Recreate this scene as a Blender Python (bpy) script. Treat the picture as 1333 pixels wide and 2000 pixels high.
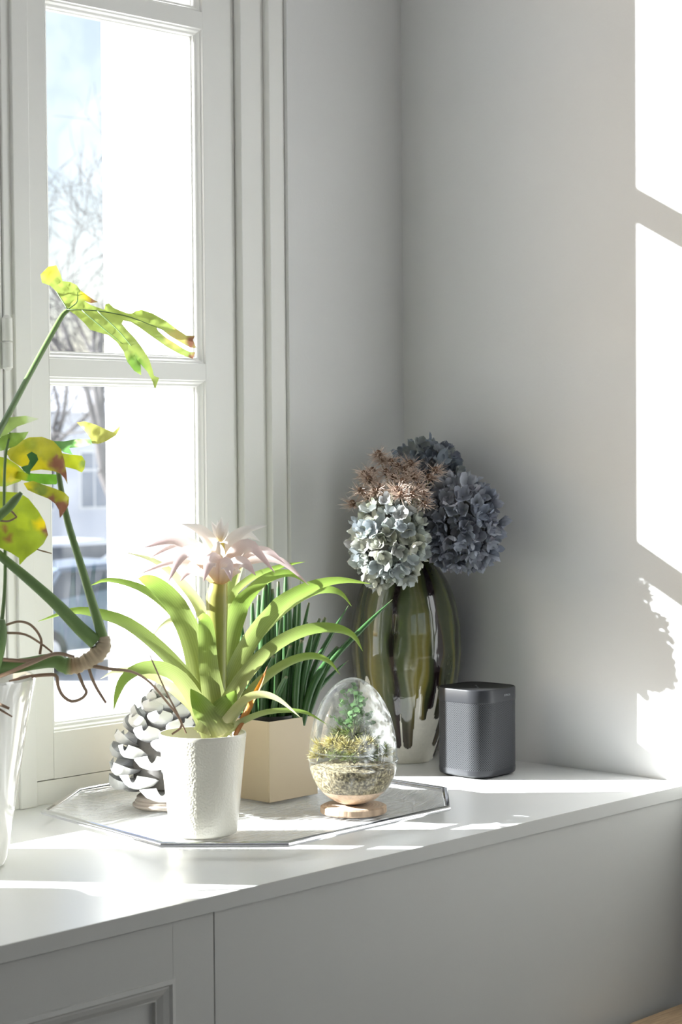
import bpy, bmesh, math, random
import numpy as np
from mathutils import Vector, Matrix
from mathutils.geometry import delaunay_2d_cdt

for o in list(bpy.data.objects):
    bpy.data.objects.remove(o)
scene = bpy.context.scene
col = scene.collection
PI = math.pi
random.seed(7)

# ------------------------------------------------------------------ camera
# world: x along the window wall (right wall at x=-0.01), y out through the window, z=0 the worktop
FPX = 3889.0                                   # 70 mm lens on a 36 mm high frame of 2000 px
YAW, PITCH, ROLL = math.radians(42.854), math.radians(1.8878), math.radians(0.44678)
CAM = np.array([-2.97847, -2.58294, 0.59625])
FW = np.array([math.cos(YAW) * math.cos(PITCH), math.sin(YAW) * math.cos(PITCH), -math.sin(PITCH)])
_r = np.array([math.sin(YAW), -math.cos(YAW), 0.0])
_d = np.cross(FW, _r)
RT = math.cos(ROLL) * _r + math.sin(ROLL) * _d
DN = -math.sin(ROLL) * _r + math.cos(ROLL) * _d
cam_data = bpy.data.cameras.new('camera')
cam = bpy.data.objects.new('camera', cam_data)
col.objects.link(cam)
cam_data.sensor_fit = 'VERTICAL'
cam_data.sensor_height = 36.0
cam_data.lens = 70.0
cam_data.clip_start = 0.05
cam_data.clip_end = 400
cam_data.dof.use_dof = True
cam_data.dof.focus_distance = 3.3
cam_data.dof.aperture_fstop = 9.0
cam.matrix_world = Matrix(((RT[0], -DN[0], -FW[0], CAM[0]), (RT[1], -DN[1], -FW[1], CAM[1]),
                           (RT[2], -DN[2], -FW[2], CAM[2]), (0, 0, 0, 1)))
scene.camera = cam

# ------------------------------------------------------------------ light
SUN_AZ, SUN_EL = math.radians(-50.0), math.radians(23.0)       # direction the rays travel
sun_dir = Vector((math.cos(SUN_AZ) * math.cos(SUN_EL), math.sin(SUN_AZ) * math.cos(SUN_EL), -math.sin(SUN_EL)))
sun_data = bpy.data.lights.new('sun', 'SUN')
sun_data.energy = 29.0
sun_data.angle = math.radians(0.5)
sun_data.color = (0.945, 0.985, 1.0)
sun = bpy.data.objects.new('sun', sun_data)
sun.rotation_euler = sun_dir.to_track_quat('-Z', 'Y').to_euler()
sun.location = (-6, 7, 5)
col.objects.link(sun)

world = bpy.data.worlds.new('sky')
scene.world = world
world.use_nodes = True
nt = world.node_tree
bg = nt.nodes['Background']
sky = nt.nodes.new('ShaderNodeTexSky')
sky.sky_type = 'NISHITA'
sky.sun_disc = False
sky.sun_elevation = SUN_EL
sky.sun_rotation = math.radians(-40)
sky.air_density = 1.0
sky.dust_density = 2.0
hz = nt.nodes.new('ShaderNodeMixRGB')
hz.inputs[0].default_value = 0.15
hz.inputs[2].default_value = (5.6, 4.7, 5.2, 1)
nt.links.new(sky.outputs[0], hz.inputs[1])
nt.links.new(hz.outputs[0], bg.inputs[0])
bg.inputs[1].default_value = 0.245

vs = scene.view_settings
vs.view_transform = 'Standard'
vs.look = 'None'
vs.exposure = 0.12
vs.gamma = 1.0
vs.use_curve_mapping = False
scene.cycles.use_denoising = True
scene.cycles.max_bounces = 10
scene.cycles.diffuse_bounces = 6
scene.cycles.transparent_max_bounces = 24
scene.cycles.caustics_reflective = False
scene.cycles.caustics_refractive = False
scene.cycles.sample_clamp_indirect = 6.0


# ------------------------------------------------------------------ places measured off the photograph
def ray(px, py):
    return RT * (px - 666.5) + DN * (py - 1000.0) + FW * FPX


def W(px, py, d):                               # a pixel at d metres along the view
    return Vector(CAM + ray(px, py) * (d / FPX))


def on_z(px, py, z):
    r = ray(px, py)
    return Vector(CAM + r * ((z - CAM[2]) / r[2]))


def depth(p):
    return float((np.array(p) - CAM) @ FW)


# ------------------------------------------------------------------ mesh helpers
def link(name, me, mat=None, parent=None, smooth=False, sharp=40):
    o = bpy.data.objects.new(name, me)
    col.objects.link(o)
    if mat is not None:
        for m in (mat if isinstance(mat, (list, tuple)) else [mat]):
            me.materials.append(m)
    if parent is not None:
        o.parent = parent
    if smooth:
        me.polygons.foreach_set('use_smooth', [True] * len(me.polygons))
        if sharp:
            me.set_sharp_from_angle(angle=math.radians(sharp))
    return o


def mesh(name, verts, faces, mat=None, parent=None, smooth=False, sharp=40, uv=None, colr=None, loc=None):
    me = bpy.data.meshes.new(name)
    vv = [Vector(v) for v in verts]
    if loc is not None:
        vv = [v - Vector(loc) for v in vv]
    me.from_pydata(vv, [], faces)
    me.update()
    if uv is not None:
        lay = me.uv_layers.new(name='UVMap')
        idx = np.empty(len(me.loops), dtype=np.int32)
        me.loops.foreach_get('vertex_index', idx)
        lay.data.foreach_set('uv', np.asarray(uv, dtype=np.float32)[idx].ravel())
    if colr is not None:
        at = me.color_attributes.new(name='Col', type='FLOAT_COLOR', domain='POINT')
        c4 = np.ones((len(verts), 4), dtype=np.float32)
        c4[:, :3] = np.asarray(colr, dtype=np.float32)
        at.data.foreach_set('color', c4.ravel())
    o = link(name, me, mat, parent, smooth, sharp)
    if loc is not None:
        o.location = loc
    return o


def tag(o, label=None, cat=None, group=None, kind=None):
    if label:
        o['label'] = label
    if cat:
        o['category'] = cat
    if group:
        o['group'] = group
    if kind:
        o['kind'] = kind
    return o


def empty(name, loc=(0, 0, 0)):
    o = bpy.data.objects.new(name, None)
    o.location = loc
    o.empty_display_size = 0.05
    col.objects.link(o)
    return o


def box_me(name, lo, hi, bev=0.0, seg=2):
    bm = bmesh.new()
    bmesh.ops.create_cube(bm, size=1.0)
    s = [hi[i] - lo[i] for i in range(3)]
    c = [(hi[i] + lo[i]) / 2 for i in range(3)]
    for v in bm.verts:
        v.co = Vector((v.co.x * s[0] + c[0], v.co.y * s[1] + c[1], v.co.z * s[2] + c[2]))
    if bev > 0:
        bmesh.ops.bevel(bm, geom=bm.edges[:], offset=bev, segments=seg, affect='EDGES', profile=0.5)
    me = bpy.data.meshes.new(name)
    bm.to_mesh(me)
    bm.free()
    return me


def box(name, lo, hi, mat, parent=None, bev=0.0, seg=2):
    return link(name, box_me(name, lo, hi, bev, seg), mat, parent)


def lathe_data(prof, n=64, center=(0, 0, 0), close_bottom=False, close_top=False):
    vs_, fs = [], []
    for (r, z) in prof:
        for k in range(n):
            a = 2 * PI * k / n
            vs_.append((center[0] + r * math.cos(a), center[1] + r * math.sin(a), center[2] + z))
    for i in range(len(prof) - 1):
        for k in range(n):
            k2 = (k + 1) % n
            fs.append((i * n + k, i * n + k2, (i + 1) * n + k2, (i + 1) * n + k))
    if close_bottom:
        fs.append(tuple(range(n - 1, -1, -1)))
    if close_top:
        b = (len(prof) - 1) * n
        fs.append(tuple(b + k for k in range(n)))
    return vs_, fs


def lathe(name, prof, mat, parent=None, n=64, center=(0, 0, 0), close_bottom=False, close_top=False, sharp=40):
    v, f = lathe_data(prof, n, (0, 0, 0), close_bottom, close_top)
    o = mesh(name, v, f, mat, parent, True, sharp)
    o.location = center
    return o


def spline(pts, n):
    """Catmull-Rom through pts (any dimension)."""
    P = [np.array(p, dtype=float) for p in pts]
    P = [2 * P[0] - P[1]] + P + [2 * P[-1] - P[-2]]
    m = len(P) - 3
    out = []
    for i in range(n):
        u = i / (n - 1) * m
        k = min(int(u), m - 1)
        t = u - k
        a, b, c, d = P[k:k + 4]
        out.append(0.5 * ((2 * b) + (-a + c) * t + (2 * a - 5 * b + 4 * c - d) * t * t + (-a + 3 * b - 3 * c + d) * t ** 3))
    return out


def tube_data(pts, radii, n=8, res=0, cap=True):
    P = [np.array(p, dtype=float) for p in pts]
    R = list(radii) if hasattr(radii, '__len__') else [radii] * len(P)
    if res:
        ext = spline([np.append(p, r) for p, r in zip(P, R)], res)
        P = [e[:3] for e in ext]
        R = [max(e[3], 1e-5) for e in ext]
    vs_, fs = [], []
    up = None
    for i, p in enumerate(P):
        t = P[min(i + 1, len(P) - 1)] - P[max(i - 1, 0)]
        t = t / (np.linalg.norm(t) + 1e-12)
        if up is None:
            up = np.array([0, 0, 1.0]) if abs(t[2]) < 0.9 else np.array([1.0, 0, 0])
        a = np.cross(t, up)
        a /= np.linalg.norm(a) + 1e-12
        b = np.cross(a, t)
        up = b
        for k in range(n):
            an = 2 * PI * k / n
            vs_.append(p + R[i] * (math.cos(an) * a + math.sin(an) * b))
    for i in range(len(P) - 1):
        for k in range(n):
            k2 = (k + 1) % n
            fs.append((i * n + k, i * n + k2, (i + 1) * n + k2, (i + 1) * n + k))
    if cap:
        fs.append(tuple(range(n - 1, -1, -1)))
        b0 = (len(P) - 1) * n
        fs.append(tuple(b0 + k for k in range(n)))
    uv = []
    for i in range(len(P)):
        for k in range(n):
            uv.append((k / n, i / (len(P) - 1)))
    return vs_, fs, uv


def tube(name, pts, radii, mat, parent=None, n=8, res=0):
    v, f, uv = tube_data(pts, radii, n, res)
    return mesh(name, v, f, mat, parent, True, 60, uv=uv)


def strap(name, pts, width, mat, parent=None, twist=0.5, fold=0.25, n=22, nc=7, base=1.4, tip=1.0, peak=0.0, colr=None):
    """an arching strap leaf: pts in 3D, width in metres, channelled across; UV = (across, along)."""
    P = spline(pts, n)
    vs_, fs, uv = [], [], []
    for i, p in enumerate(P):
        t = P[min(i + 1, n - 1)] - P[max(i - 1, 0)]
        t /= np.linalg.norm(t) + 1e-12
        v = i / (n - 1)
        view = (p - CAM) / np.linalg.norm(p - CAM)
        s0 = np.cross(t, view)
        s0 /= np.linalg.norm(s0) + 1e-9
        f0 = np.cross(s0, t)
        side = math.cos(twist) * s0 + math.sin(twist) * f0
        nrm = np.cross(side, t)
        if nrm[2] < 0:
            nrm = -nrm
        if peak > 0:
            w = width * (min(1, (v / peak) ** 0.6 * (1 - 0.35) + 0.35) if v < peak else max(0.0, 1 - ((v - peak) / (1 - peak)) ** (1.6 * tip)))
        else:
            w = width * ((1 + (base - 1) * max(0, 1 - v / 0.35)) * max(0.0, 1 - v ** (3.2 * tip)))
        w = max(w, width * 0.02)
        for k in range(nc):
            s = -1 + 2 * k / (nc - 1)
            q = p + side * (w / 2) * s + nrm * (fold * w / 2) * (s * s)
            vs_.append(q)
            uv.append((k / (nc - 1), v))
    for i in range(n - 1):
        for k in range(nc - 1):
            a = i * nc + k
            fs.append((a, a + 1, a + nc + 1, a + nc))
    return mesh(name, vs_, fs, mat, parent, True, 0, uv=uv)


def mitred_ring(name, x0, x1, z0, z1, prof, mat, parent=None):
    """rectangular frame of one moulding profile [(inset, y), ...] lying in the xz plane"""
    vs_, fs = [], []
    for (ins, y) in prof:
        vs_ += [(x0 + ins, y, z0 + ins), (x1 - ins, y, z0 + ins), (x1 - ins, y, z1 - ins), (x0 + ins, y, z1 - ins)]
    for i in range(len(prof) - 1):
        for k in range(4):
            k2 = (k + 1) % 4
            fs.append((i * 4 + k, i * 4 + k2, (i + 1) * 4 + k2, (i + 1) * 4 + k))
    return mesh(name, vs_, fs, mat, parent)


def place_copy(src, name, parent, M):
    o = src.copy()
    o.name = name
    o.parent = parent
    col.objects.link(o)
    o.matrix_local = M
    return o


# ------------------------------------------------------------------ materials
def new_mat(name):
    m = bpy.data.materials.new(name)
    m.use_nodes = True
    t = m.node_tree
    b = t.nodes['Principled BSDF']
    return m, t, b


def N(t, kind, **kw):
    n = t.nodes.new(kind)
    for k, v in kw.items():
        if k.startswith('i_'):
            n.inputs[int(k[2:])].default_value = v
        else:
            setattr(n, k, v)
    return n


def ramp(t, stops, src=None):
    r = t.nodes.new('ShaderNodeValToRGB')
    el = r.color_ramp.elements
    el[0].position, el[0].color = stops[0][0], (*stops[0][1], 1)
    el[1].position, el[1].color = stops[-1][0], (*stops[-1][1], 1)
    for p, c in stops[1:-1]:
        e = el.new(p)
        e.color = (*c, 1)
    if src is not None:
        t.links.new(src, r.inputs[0])
    return r


def paint(name, c, rough=0.5, spec=0.5, var=0.04, scale=6.0, bump=0.0, bscale=200.0, metal=0.0, coat=0.0, stretch=None):
    m, t, b = new_mat(name)
    tc = N(t, 'ShaderNodeTexCoord')
    src = tc.outputs['Object']
    if stretch:
        mp = N(t, 'ShaderNodeMapping')
        mp.inputs['Scale'].default_value = stretch
        t.links.new(src, mp.inputs[0])
        src = mp.outputs[0]
    nz = N(t, 'ShaderNodeTexNoise')
    nz.inputs['Scale'].default_value = scale
    nz.inputs['Detail'].default_value = 4
    t.links.new(src, nz.inputs['Vector'])
    lo = tuple(max(0, x * (1 - var)) for x in c)
    hi = tuple(min(1, x * (1 + var)) for x in c)
    r = ramp(t, [(0.3, lo), (0.7, hi)], nz.outputs['Fac'])
    t.links.new(r.outputs[0], b.inputs['Base Color'])
    b.inputs['Roughness'].default_value = rough
    b.inputs['Specular IOR Level'].default_value = spec
    b.inputs['Metallic'].default_value = metal
    b.inputs['Coat Weight'].default_value = coat
    if bump > 0:
        n2 = N(t, 'ShaderNodeTexNoise')
        n2.inputs['Scale'].default_value = bscale
        n2.inputs['Detail'].default_value = 3
        t.links.new(src, n2.inputs['Vector'])
        bp = N(t, 'ShaderNodeBump')
        bp.inputs['Strength'].default_value = bump
        bp.inputs['Distance'].default_value = 0.002
        t.links.new(n2.outputs['Fac'], bp.inputs['Height'])
        t.links.new(bp.outputs[0], b.inputs['Normal'])
    return m


def leafy(name, stops, trans=0.4, rough=0.38, vein=0.0, spots=None, across=None, tcol=None):
    """leaf colour by UV along the leaf, light passing through it"""
    m, t, b = new_mat(name)
    uv = N(t, 'ShaderNodeTexCoord')
    sep = N(t, 'ShaderNodeSeparateXYZ')
    t.links.new(uv.outputs['UV'], sep.inputs[0])
    nz = N(t, 'ShaderNodeTexNoise')
    nz.inputs['Scale'].default_value = 14
    t.links.new(uv.outputs['Object'], nz.inputs['Vector'])
    ad = N(t, 'ShaderNodeMath', operation='MULTIPLY_ADD')
    t.links.new(nz.outputs['Fac'], ad.inputs[0])
    ad.inputs[1].default_value = 0.16
    t.links.new(sep.outputs['Y'], ad.inputs[2])
    sb = N(t, 'ShaderNodeMath', operation='SUBTRACT')
    t.links.new(ad.outputs[0], sb.inputs[0])
    sb.inputs[1].default_value = 0.08
    r = ramp(t, stops, sb.outputs[0])
    colour = r.outputs[0]
    if vein > 0:                                 # fine lengthwise veins
        wv = N(t, 'ShaderNodeMath', operation='MULTIPLY')
        t.links.new(sep.outputs['X'], wv.inputs[0])
        wv.inputs[1].default_value = 60.0
        sn = N(t, 'ShaderNodeMath', operation='SINE')
        t.links.new(wv.outputs[0], sn.inputs[0])
        mr = N(t, 'ShaderNodeMapRange')
        mr.inputs[1].default_value, mr.inputs[2].default_value = -1, 1
        mr.inputs[3].default_value, mr.inputs[4].default_value = 1 - vein, 1
        t.links.new(sn.outputs[0], mr.inputs[0])
        mx = N(t, 'ShaderNodeMixRGB', blend_type='MULTIPLY', i_0=1.0)
        t.links.new(colour, mx.inputs[1])
        t.links.new(mr.outputs[0], mx.inputs[2])
        colour = mx.outputs[0]
    t.links.new(colour, b.inputs['Base Color'])
    b.inputs['Roughness'].default_value = rough
    tr = N(t, 'ShaderNodeBsdfTranslucent')
    t.links.new(colour, tr.inputs[0])
    mix = N(t, 'ShaderNodeMixShader', i_0=trans)
    t.links.new(b.outputs[0], mix.inputs[1])
    t.links.new(tr.outputs[0], mix.inputs[2])
    t.links.new(mix.outputs[0], t.nodes['Material Output'].inputs[0])
    return m


def col_leaf(name, trans=0.45, rough=0.4):
    m, t, b = new_mat(name)
    at = N(t, 'ShaderNodeVertexColor', layer_name='Col')
    nz = N(t, 'ShaderNodeTexNoise')
    nz.inputs['Scale'].default_value = 60
    tc = N(t, 'ShaderNodeTexCoord')
    t.links.new(tc.outputs['Object'], nz.inputs['Vector'])
    mr = N(t, 'ShaderNodeMapRange')
    mr.inputs[3].default_value, mr.inputs[4].default_value = 0.85, 1.12
    t.links.new(nz.outputs['Fac'], mr.inputs[0])
    mx = N(t, 'ShaderNodeMixRGB', blend_type='MULTIPLY', i_0=1.0)
    t.links.new(at.outputs['Color'], mx.inputs[1])
    t.links.new(mr.outputs[0], mx.inputs[2])
    t.links.new(mx.outputs[0], b.inputs['Base Color'])
    b.inputs['Roughness'].default_value = rough
    tr = N(t, 'ShaderNodeBsdfTranslucent')
    t.links.new(mx.outputs[0], tr.inputs[0])
    mix = N(t, 'ShaderNodeMixShader', i_0=trans)
    t.links.new(b.outputs[0], mix.inputs[1])
    t.links.new(tr.outputs[0], mix.inputs[2])
    t.links.new(mix.outputs[0], t.nodes['Material Output'].inputs[0])
    return m


def glassy(name, tint=(1, 1, 1), haze=0.03, hscale=30.0, rough=0.02, ior=1.45, bump=0.0, bscale=20, bstretch=(1, 1, 1), gloss=1.0, haze_lo=0.0, front=False, hmap=None):
    """thin clear sheet: passes light, mirrors by angle, carries a little dust"""
    m, t, b = new_mat(name)
    t.nodes.remove(b)
    out = t.nodes['Material Output']
    tp = N(t, 'ShaderNodeBsdfTransparent')
    tp.inputs[0].default_value = (*tint, 1)
    gl = N(t, 'ShaderNodeBsdfGlossy')
    gl.inputs['Roughness'].default_value = rough
    gl.inputs[0].default_value = (gloss, gloss, gloss, 1)
    lw = N(t, 'ShaderNodeLayerWeight')
    lw.inputs[0].default_value = 0.5
    pw = N(t, 'ShaderNodeMath', operation='POWER')
    t.links.new(lw.outputs['Facing'], pw.inputs[0])
    pw.inputs[1].default_value = 5.0
    fr = N(t, 'ShaderNodeMath', operation='MULTIPLY_ADD')
    t.links.new(pw.outputs[0], fr.inputs[0])
    f0 = ((ior - 1) / (ior + 1)) ** 2
    fr.inputs[1].default_value = 1 - f0
    fr.inputs[2].default_value = f0
    tc = N(t, 'ShaderNodeTexCoord')
    if bump > 0:
        mp = N(t, 'ShaderNodeMapping')
        mp.inputs['Scale'].default_value = bstretch
        t.links.new(tc.outputs['Object'], mp.inputs[0])
        wn = N(t, 'ShaderNodeTexNoise')
        wn.inputs['Scale'].default_value = bscale
        wn.inputs['Detail'].default_value = 3
        t.links.new(mp.outputs[0], wn.inputs['Vector'])
        bp = N(t, 'ShaderNodeBump')
        bp.inputs['Strength'].default_value = bump
        bp.inputs['Distance'].default_value = 0.01
        t.links.new(wn.outputs['Fac'], bp.inputs['Height'])
        t.links.new(bp.outputs[0], gl.inputs['Normal'])
        t.links.new(bp.outputs[0], lw.inputs['Normal'])
    m1 = N(t, 'ShaderNodeMixShader')
    t.links.new(fr.outputs[0], m1.inputs[0])
    t.links.new(tp.outputs[0], m1.inputs[1])
    t.links.new(gl.outputs[0], m1.inputs[2])
    nz = N(t, 'ShaderNodeTexNoise')
    nz.inputs['Scale'].default_value = hscale
    nz.inputs['Detail'].default_value = 8
    if hmap:
        hm = N(t, 'ShaderNodeMapping')
        hm.inputs['Rotation'].default_value = (0, 0, math.radians(hmap[0]))
        hm.inputs['Scale'].default_value = hmap[1]
        t.links.new(tc.outputs['Object'], hm.inputs[0])
        t.links.new(hm.outputs[0], nz.inputs['Vector'])
    else:
        t.links.new(tc.outputs['Object'], nz.inputs['Vector'])
    mr = N(t, 'ShaderNodeMapRange')
    mr.inputs[1].default_value, mr.inputs[2].default_value = 0.4, 0.7
    mr.inputs[3].default_value, mr.inputs[4].default_value = haze_lo, haze
    t.links.new(nz.outputs['Fac'], mr.inputs[0])
    df = N(t, 'ShaderNodeBsdfDiffuse' if front else 'ShaderNodeBsdfTranslucent')
    df.inputs[0].default_value = (0.95, 0.96, 0.97, 1)
    m2 = N(t, 'ShaderNodeMixShader')
    t.links.new(mr.outputs[0], m2.inputs[0])
    t.links.new(m1.outputs[0], m2.inputs[1])
    t.links.new(df.outputs[0], m2.inputs[2])
    t.links.new(m2.outputs[0], out.inputs[0])
    return m


M_wall = paint('wall_paint', (0.71, 0.708, 0.70), 0.75, 0.3, 0.02, 3, 0.12, 160)
M_wall_in = paint('room_paint', (0.68, 0.685, 0.69), 0.85, 0.2, 0.02, 2)
M_frame = paint('window_paint', (0.83, 0.825, 0.795), 0.35, 0.5, 0.02, 5, 0.03, 90)
M_sill = paint('worktop_lacquer', (0.80, 0.80, 0.79), 0.28, 0.5, 0.015, 4)
M_cab = paint('cabinet_paint', (0.475, 0.47, 0.438), 0.45, 0.4, 0.02, 4, 0.05, 250)
M_floor = paint('oak_floor', (0.28, 0.255, 0.235), 0.4, 0.4, 0.25, 3, stretch=(1, 12, 1))
M_wood = paint('pale_oak', (0.42, 0.29, 0.17), 0.5, 0.4, 0.22, 10, stretch=(2, 25, 8))
M_plaster = paint('outer_plaster', (0.85, 0.85, 0.84), 0.9, 0.1, 0.02, 8)
M_pane = glassy('window_glass', (0.985, 0.99, 0.99), 0.026, 14.0, haze_lo=0.004)
M_dark = paint('dark_gap', (0.03, 0.03, 0.028), 0.8, 0.2)

# ------------------------------------------------------------------ the room
XR = -0.01          # right wall
FLOOR, CEIL = -0.78, 2.25
XL, YB = -5.2, -5.6
WX0, WX1 = -2.16, -0.3316      # trimmed window opening
def struct(o):
    o['kind'] = 'structure'
    return o

struct(box('wall_right', (XR, YB - 0.1, FLOOR - 0.1), (0.25, 0.0, CEIL + 0.2), M_wall))
wb = struct(empty('wall_back'))
box('pier', (WX1, 0.0, FLOOR - 0.1), (0.25, 0.117, CEIL + 0.2), M_wall, wb)
box('pier', (-3.85, 0.0, FLOOR - 0.1), (WX0, 0.117, CEIL + 0.2), M_wall, wb)
box('pier', (XL - 0.2, 0.0, FLOOR - 0.1), (-4.7, 0.117, CEIL + 0.2), M_wall, wb)
box('lintel', (-4.7, 0.0, 2.08), (-3.85, 0.117, CEIL + 0.2), M_wall, wb)        # unseen second opening, added so more sun bounces round the room
box('apron', (-4.7, 0.0, FLOOR - 0.1), (-3.85, 0.117, 0.0), M_wall, wb)
box('lintel', (WX0, 0.0, 2.08), (WX1, 0.117, CEIL + 0.2), M_wall, wb)
box('apron', (WX0, 0.02, FLOOR - 0.1), (WX1, 0.117, -0.03), M_wall, wb)
struct(box('floor', (XL - 0.2, YB - 0.2, FLOOR - 0.1), (0.25, 0.0, FLOOR), M_floor))
struct(box('ceiling', (XL - 0.2, YB - 0.2, CEIL), (0.25, 0.0, CEIL + 0.15), M_wall_in))
struct(box('wall_left', (XL - 0.2, YB - 0.1, FLOOR), (XL, 0.0, CEIL), M_wall_in))
wr = struct(empty('wall_rear'))                 # behind the viewer: unseen wall, two tall openings added for sky fill
for a, b in ((XL, -4.6), (-2.9, -2.5), (-0.75, XR)):
    box('pier', (a, YB - 0.2, FLOOR), (b, YB, CEIL), M_wall_in, wr)
box('lintel', (XL, YB - 0.2, 1.85), (XR, YB, CEIL), M_wall_in, wr)
box('apron', (XL, YB - 0.2, FLOOR), (XR, YB, 0.45), M_wall_in, wr)

# outside of the wall: plastered reveal the sun falls on
rv = struct(empty('wall_outer'))
box('reveal', (-0.498, 0.117, -2.9), (0.4, 0.332, 4.5), M_plaster, rv, 0.004)
box('reveal', (-3.85, 0.117, -2.9), (-2.02, 0.332, 4.5), M_plaster, rv, 0.004)
box('reveal', (XL - 0.4, 0.117, -2.9), (-4.7, 0.332, 4.5), M_plaster, rv, 0.004)
box('lintel', (-4.7, 0.117, 2.02), (-3.85, 0.332, 4.5), M_plaster, rv)  # outer side of the unseen opening added for sun bounce
box('outer_sill', (-4.7, 0.117, -2.9), (-3.85, 0.40, 0.0), M_plaster, rv)
box('lintel', (-2.02, 0.117, 2.02), (-0.498, 0.332, 4.5), M_plaster, rv)
box('outer_sill', (-2.02, 0.117, -2.9), (-0.498, 0.40, 0.055), M_plaster, rv)

# ------------------------------------------------------------------ window: casements, post, trims
ROWS = ((0.1191, 0.717), (0.7465, 1.3457), (1.3758, 1.965))
YS = 0.040
BEAD = [(0.0, YS), (0.0015, YS + 0.004), (0.004, YS + 0.0045), (0.007, YS + 0.009), (0.0105, YS + 0.0105), (0.012, YS + 0.0125),
        (0.012, YS + 0.0165), (0.0145, YS + 0.018), (0.0145, YS + 0.027)]


def casement(name, x0, gx0, gx1, x1):
    root = struct(empty(name, (0, 0, 0)))
    y0, y1 = YS, YS + 0.052
    box('stile', (x0, y0, 0.041), (gx0, y1, 2.04), M_frame, root, 0.0015)
    box('stile', (gx1, y0, 0.041), (x1, y1, 2.04), M_frame, root, 0.0015)
    box('rail', (gx0, y0, 0.041), (gx1, y1, ROWS[0][0]), M_frame, root)
    box('rail', (gx0, y0, ROWS[2][1]), (gx1, y1, 2.04), M_frame, root)
    for a, b in ((ROWS[0][1], ROWS[1][0]), (ROWS[1][1], ROWS[2][0])):
        box('muntin', (gx0, y0, a), (gx1, y1 - 0.004, b), M_frame, root)
    for a, b in ROWS:
        mitred_ring('glazing_bead', gx0, gx1, a, b, BEAD, M_frame, root)
        mesh('pane', [(gx0 + 0.002, YS + 0.026, a + 0.002), (gx1 - 0.002, YS + 0.026, a + 0.002), (gx1 - 0.002, YS + 0.026, b - 0.002),
                      (gx0 + 0.002, YS + 0.026, b - 0.002)], [(0, 1, 2, 3)], M_pane, root)
    return root


casement('window_1', -0.9039, -0.8656, -0.5072, -0.4300)
casement('window_2', -1.440, -1.400, -1.000, -0.962)
casement('window_3', -2.030, -1.960, -1.600, -1.540)
fr = struct(empty('window_4'))                  # the fixed frame the casements close into
box('post', (-0.960, YS - 0.002, 0.0), (-0.9055, YS + 0.075, 2.08), M_frame, fr, 0.002)
box('bead', (-0.9425, YS - 0.008, 0.0), (-0.9075, YS, 2.08), M_frame, fr, 0.002)
box('post', (-1.538, YS - 0.004, 0.0), (-1.442, YS + 0.075, 2.08), M_frame, fr, 0.002)
box('bottom_rail', (-2.05, YS + 0.001, -0.03), (-0.43, YS + 0.09, 0.0395), M_frame, fr, 0.001)
box('head_rail', (-2.05, YS + 0.001, 2.0415), (-0.43, YS + 0.09, 2.09), M_frame, fr)
box('gap', (-0.9045, YS + 0.01, 0.0385), (-0.43, YS + 0.05, 0.042), M_dark, fr)
box('outer_frame', (-0.5072, YS + 0.052, 0.02), (-0.4300, 0.117, 2.09), M_frame, fr)
box('outer_stop', (-0.5035, 0.105, 0.03), (-0.495, 0.121, 2.09), M_frame, fr)
for i, (a, b, y) in enumerate(((-0.4285, -0.3707, 0.023), (-0.3707, -0.3316, 0.008))):
    o = struct(box('trim_%d' % (i + 1), (a, y, 0.0), (b, 0.117, 2.09), M_frame, None, 0.0015))
for i, (a, b, y) in enumerate(((-2.10, -2.032, 0.023), (-2.16, -2.10, 0.008))):
    struct(box('trim_%d' % (i + 3), (a, y, 0.0), (b, 0.117, 2.09), M_frame, None, 0.0015))

def hinge(z0, z1, label):
    root = empty('hinge', (-0.9615, YS - 0.012, z0))
    zm = (z1 - z0) * 0.52
    for a, b in ((0.0, zm - 0.0005), (zm + 0.0005, z1 - z0)):
        lo_r = 0.004 if a == 0 else 0.0085
        hi_r = 0.0085 if a == 0 else 0.004
        lathe('knuckle', [(0.0005, a), (lo_r, a + 0.001), (0.0085, a + 0.006), (0.0085, b - 0.006), (hi_r, b - 0.001), (0.0005, b)], M_frame, root, 20)
    box('leaf_plate', (-0.012, 0.008, 0.004), (0.012, 0.0115, z1 - z0 - 0.004), M_frame, root)
    tag(root, label, 'hinge', 'painted window hinges')

hinge(0.723, 0.815, 'white painted barrel hinge on the window post beside the middle bar')
hinge(1.335, 1.43, 'white painted barrel hinge on the window post at the very top')

# ------------------------------------------------------------------ worktop and cabinet
wt = struct(empty('worktop'))
box('board', (-2.4, -0.6655, -0.0215), (XR, YS + 0.0, 0.0), M_sill, wt)
box('front_edge', (-2.4, -0.667, -0.0215), (XR, -0.6655, -0.0002), M_cab, wt)
tag(wt, 'long white lacquered worktop under the window', 'worktop')
cab = empty('cabinet', (-1.164, -0.66, FLOOR))
tag(cab, 'grey painted built-in cabinet below the worktop', 'cabinet')
def cbox(name, lo, hi, m=M_cab, bev=0.0):
    o = box(name, [lo[i] - cab.location[i] for i in range(3)], [hi[i] - cab.location[i] for i in range(3)], m, cab, bev)
    return o
cbox('filler_panel', (-1.1632, -0.6625, FLOOR), (XR, -0.64, -0.0225), bev=0.0006)
cbox('carcass', (-2.4, -0.639, FLOOR), (XR, -0.05, -0.0225))
dx0, dx1, dz0, dz1 = -1.80, -1.1645, FLOOR + 0.06, -0.0235
ix0, ix1, iz0, iz1 = -1.73, -1.238, FLOOR + 0.13, -0.098
door = empty('door')
door.parent = cab
door.location = (0, 0, 0)
def dbox(name, lo, hi, m=M_cab, bev=0.0006):
    o = box(name, [lo[i] - cab.location[i] for i in range(3)], [hi[i] - cab.location[i] for i in range(3)], m, door, bev)
dbox('stile', (dx0, -0.662, dz0), (ix0, -0.641, dz1))
dbox('stile', (ix1, -0.662, dz0), (dx1, -0.641, dz1))
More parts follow.
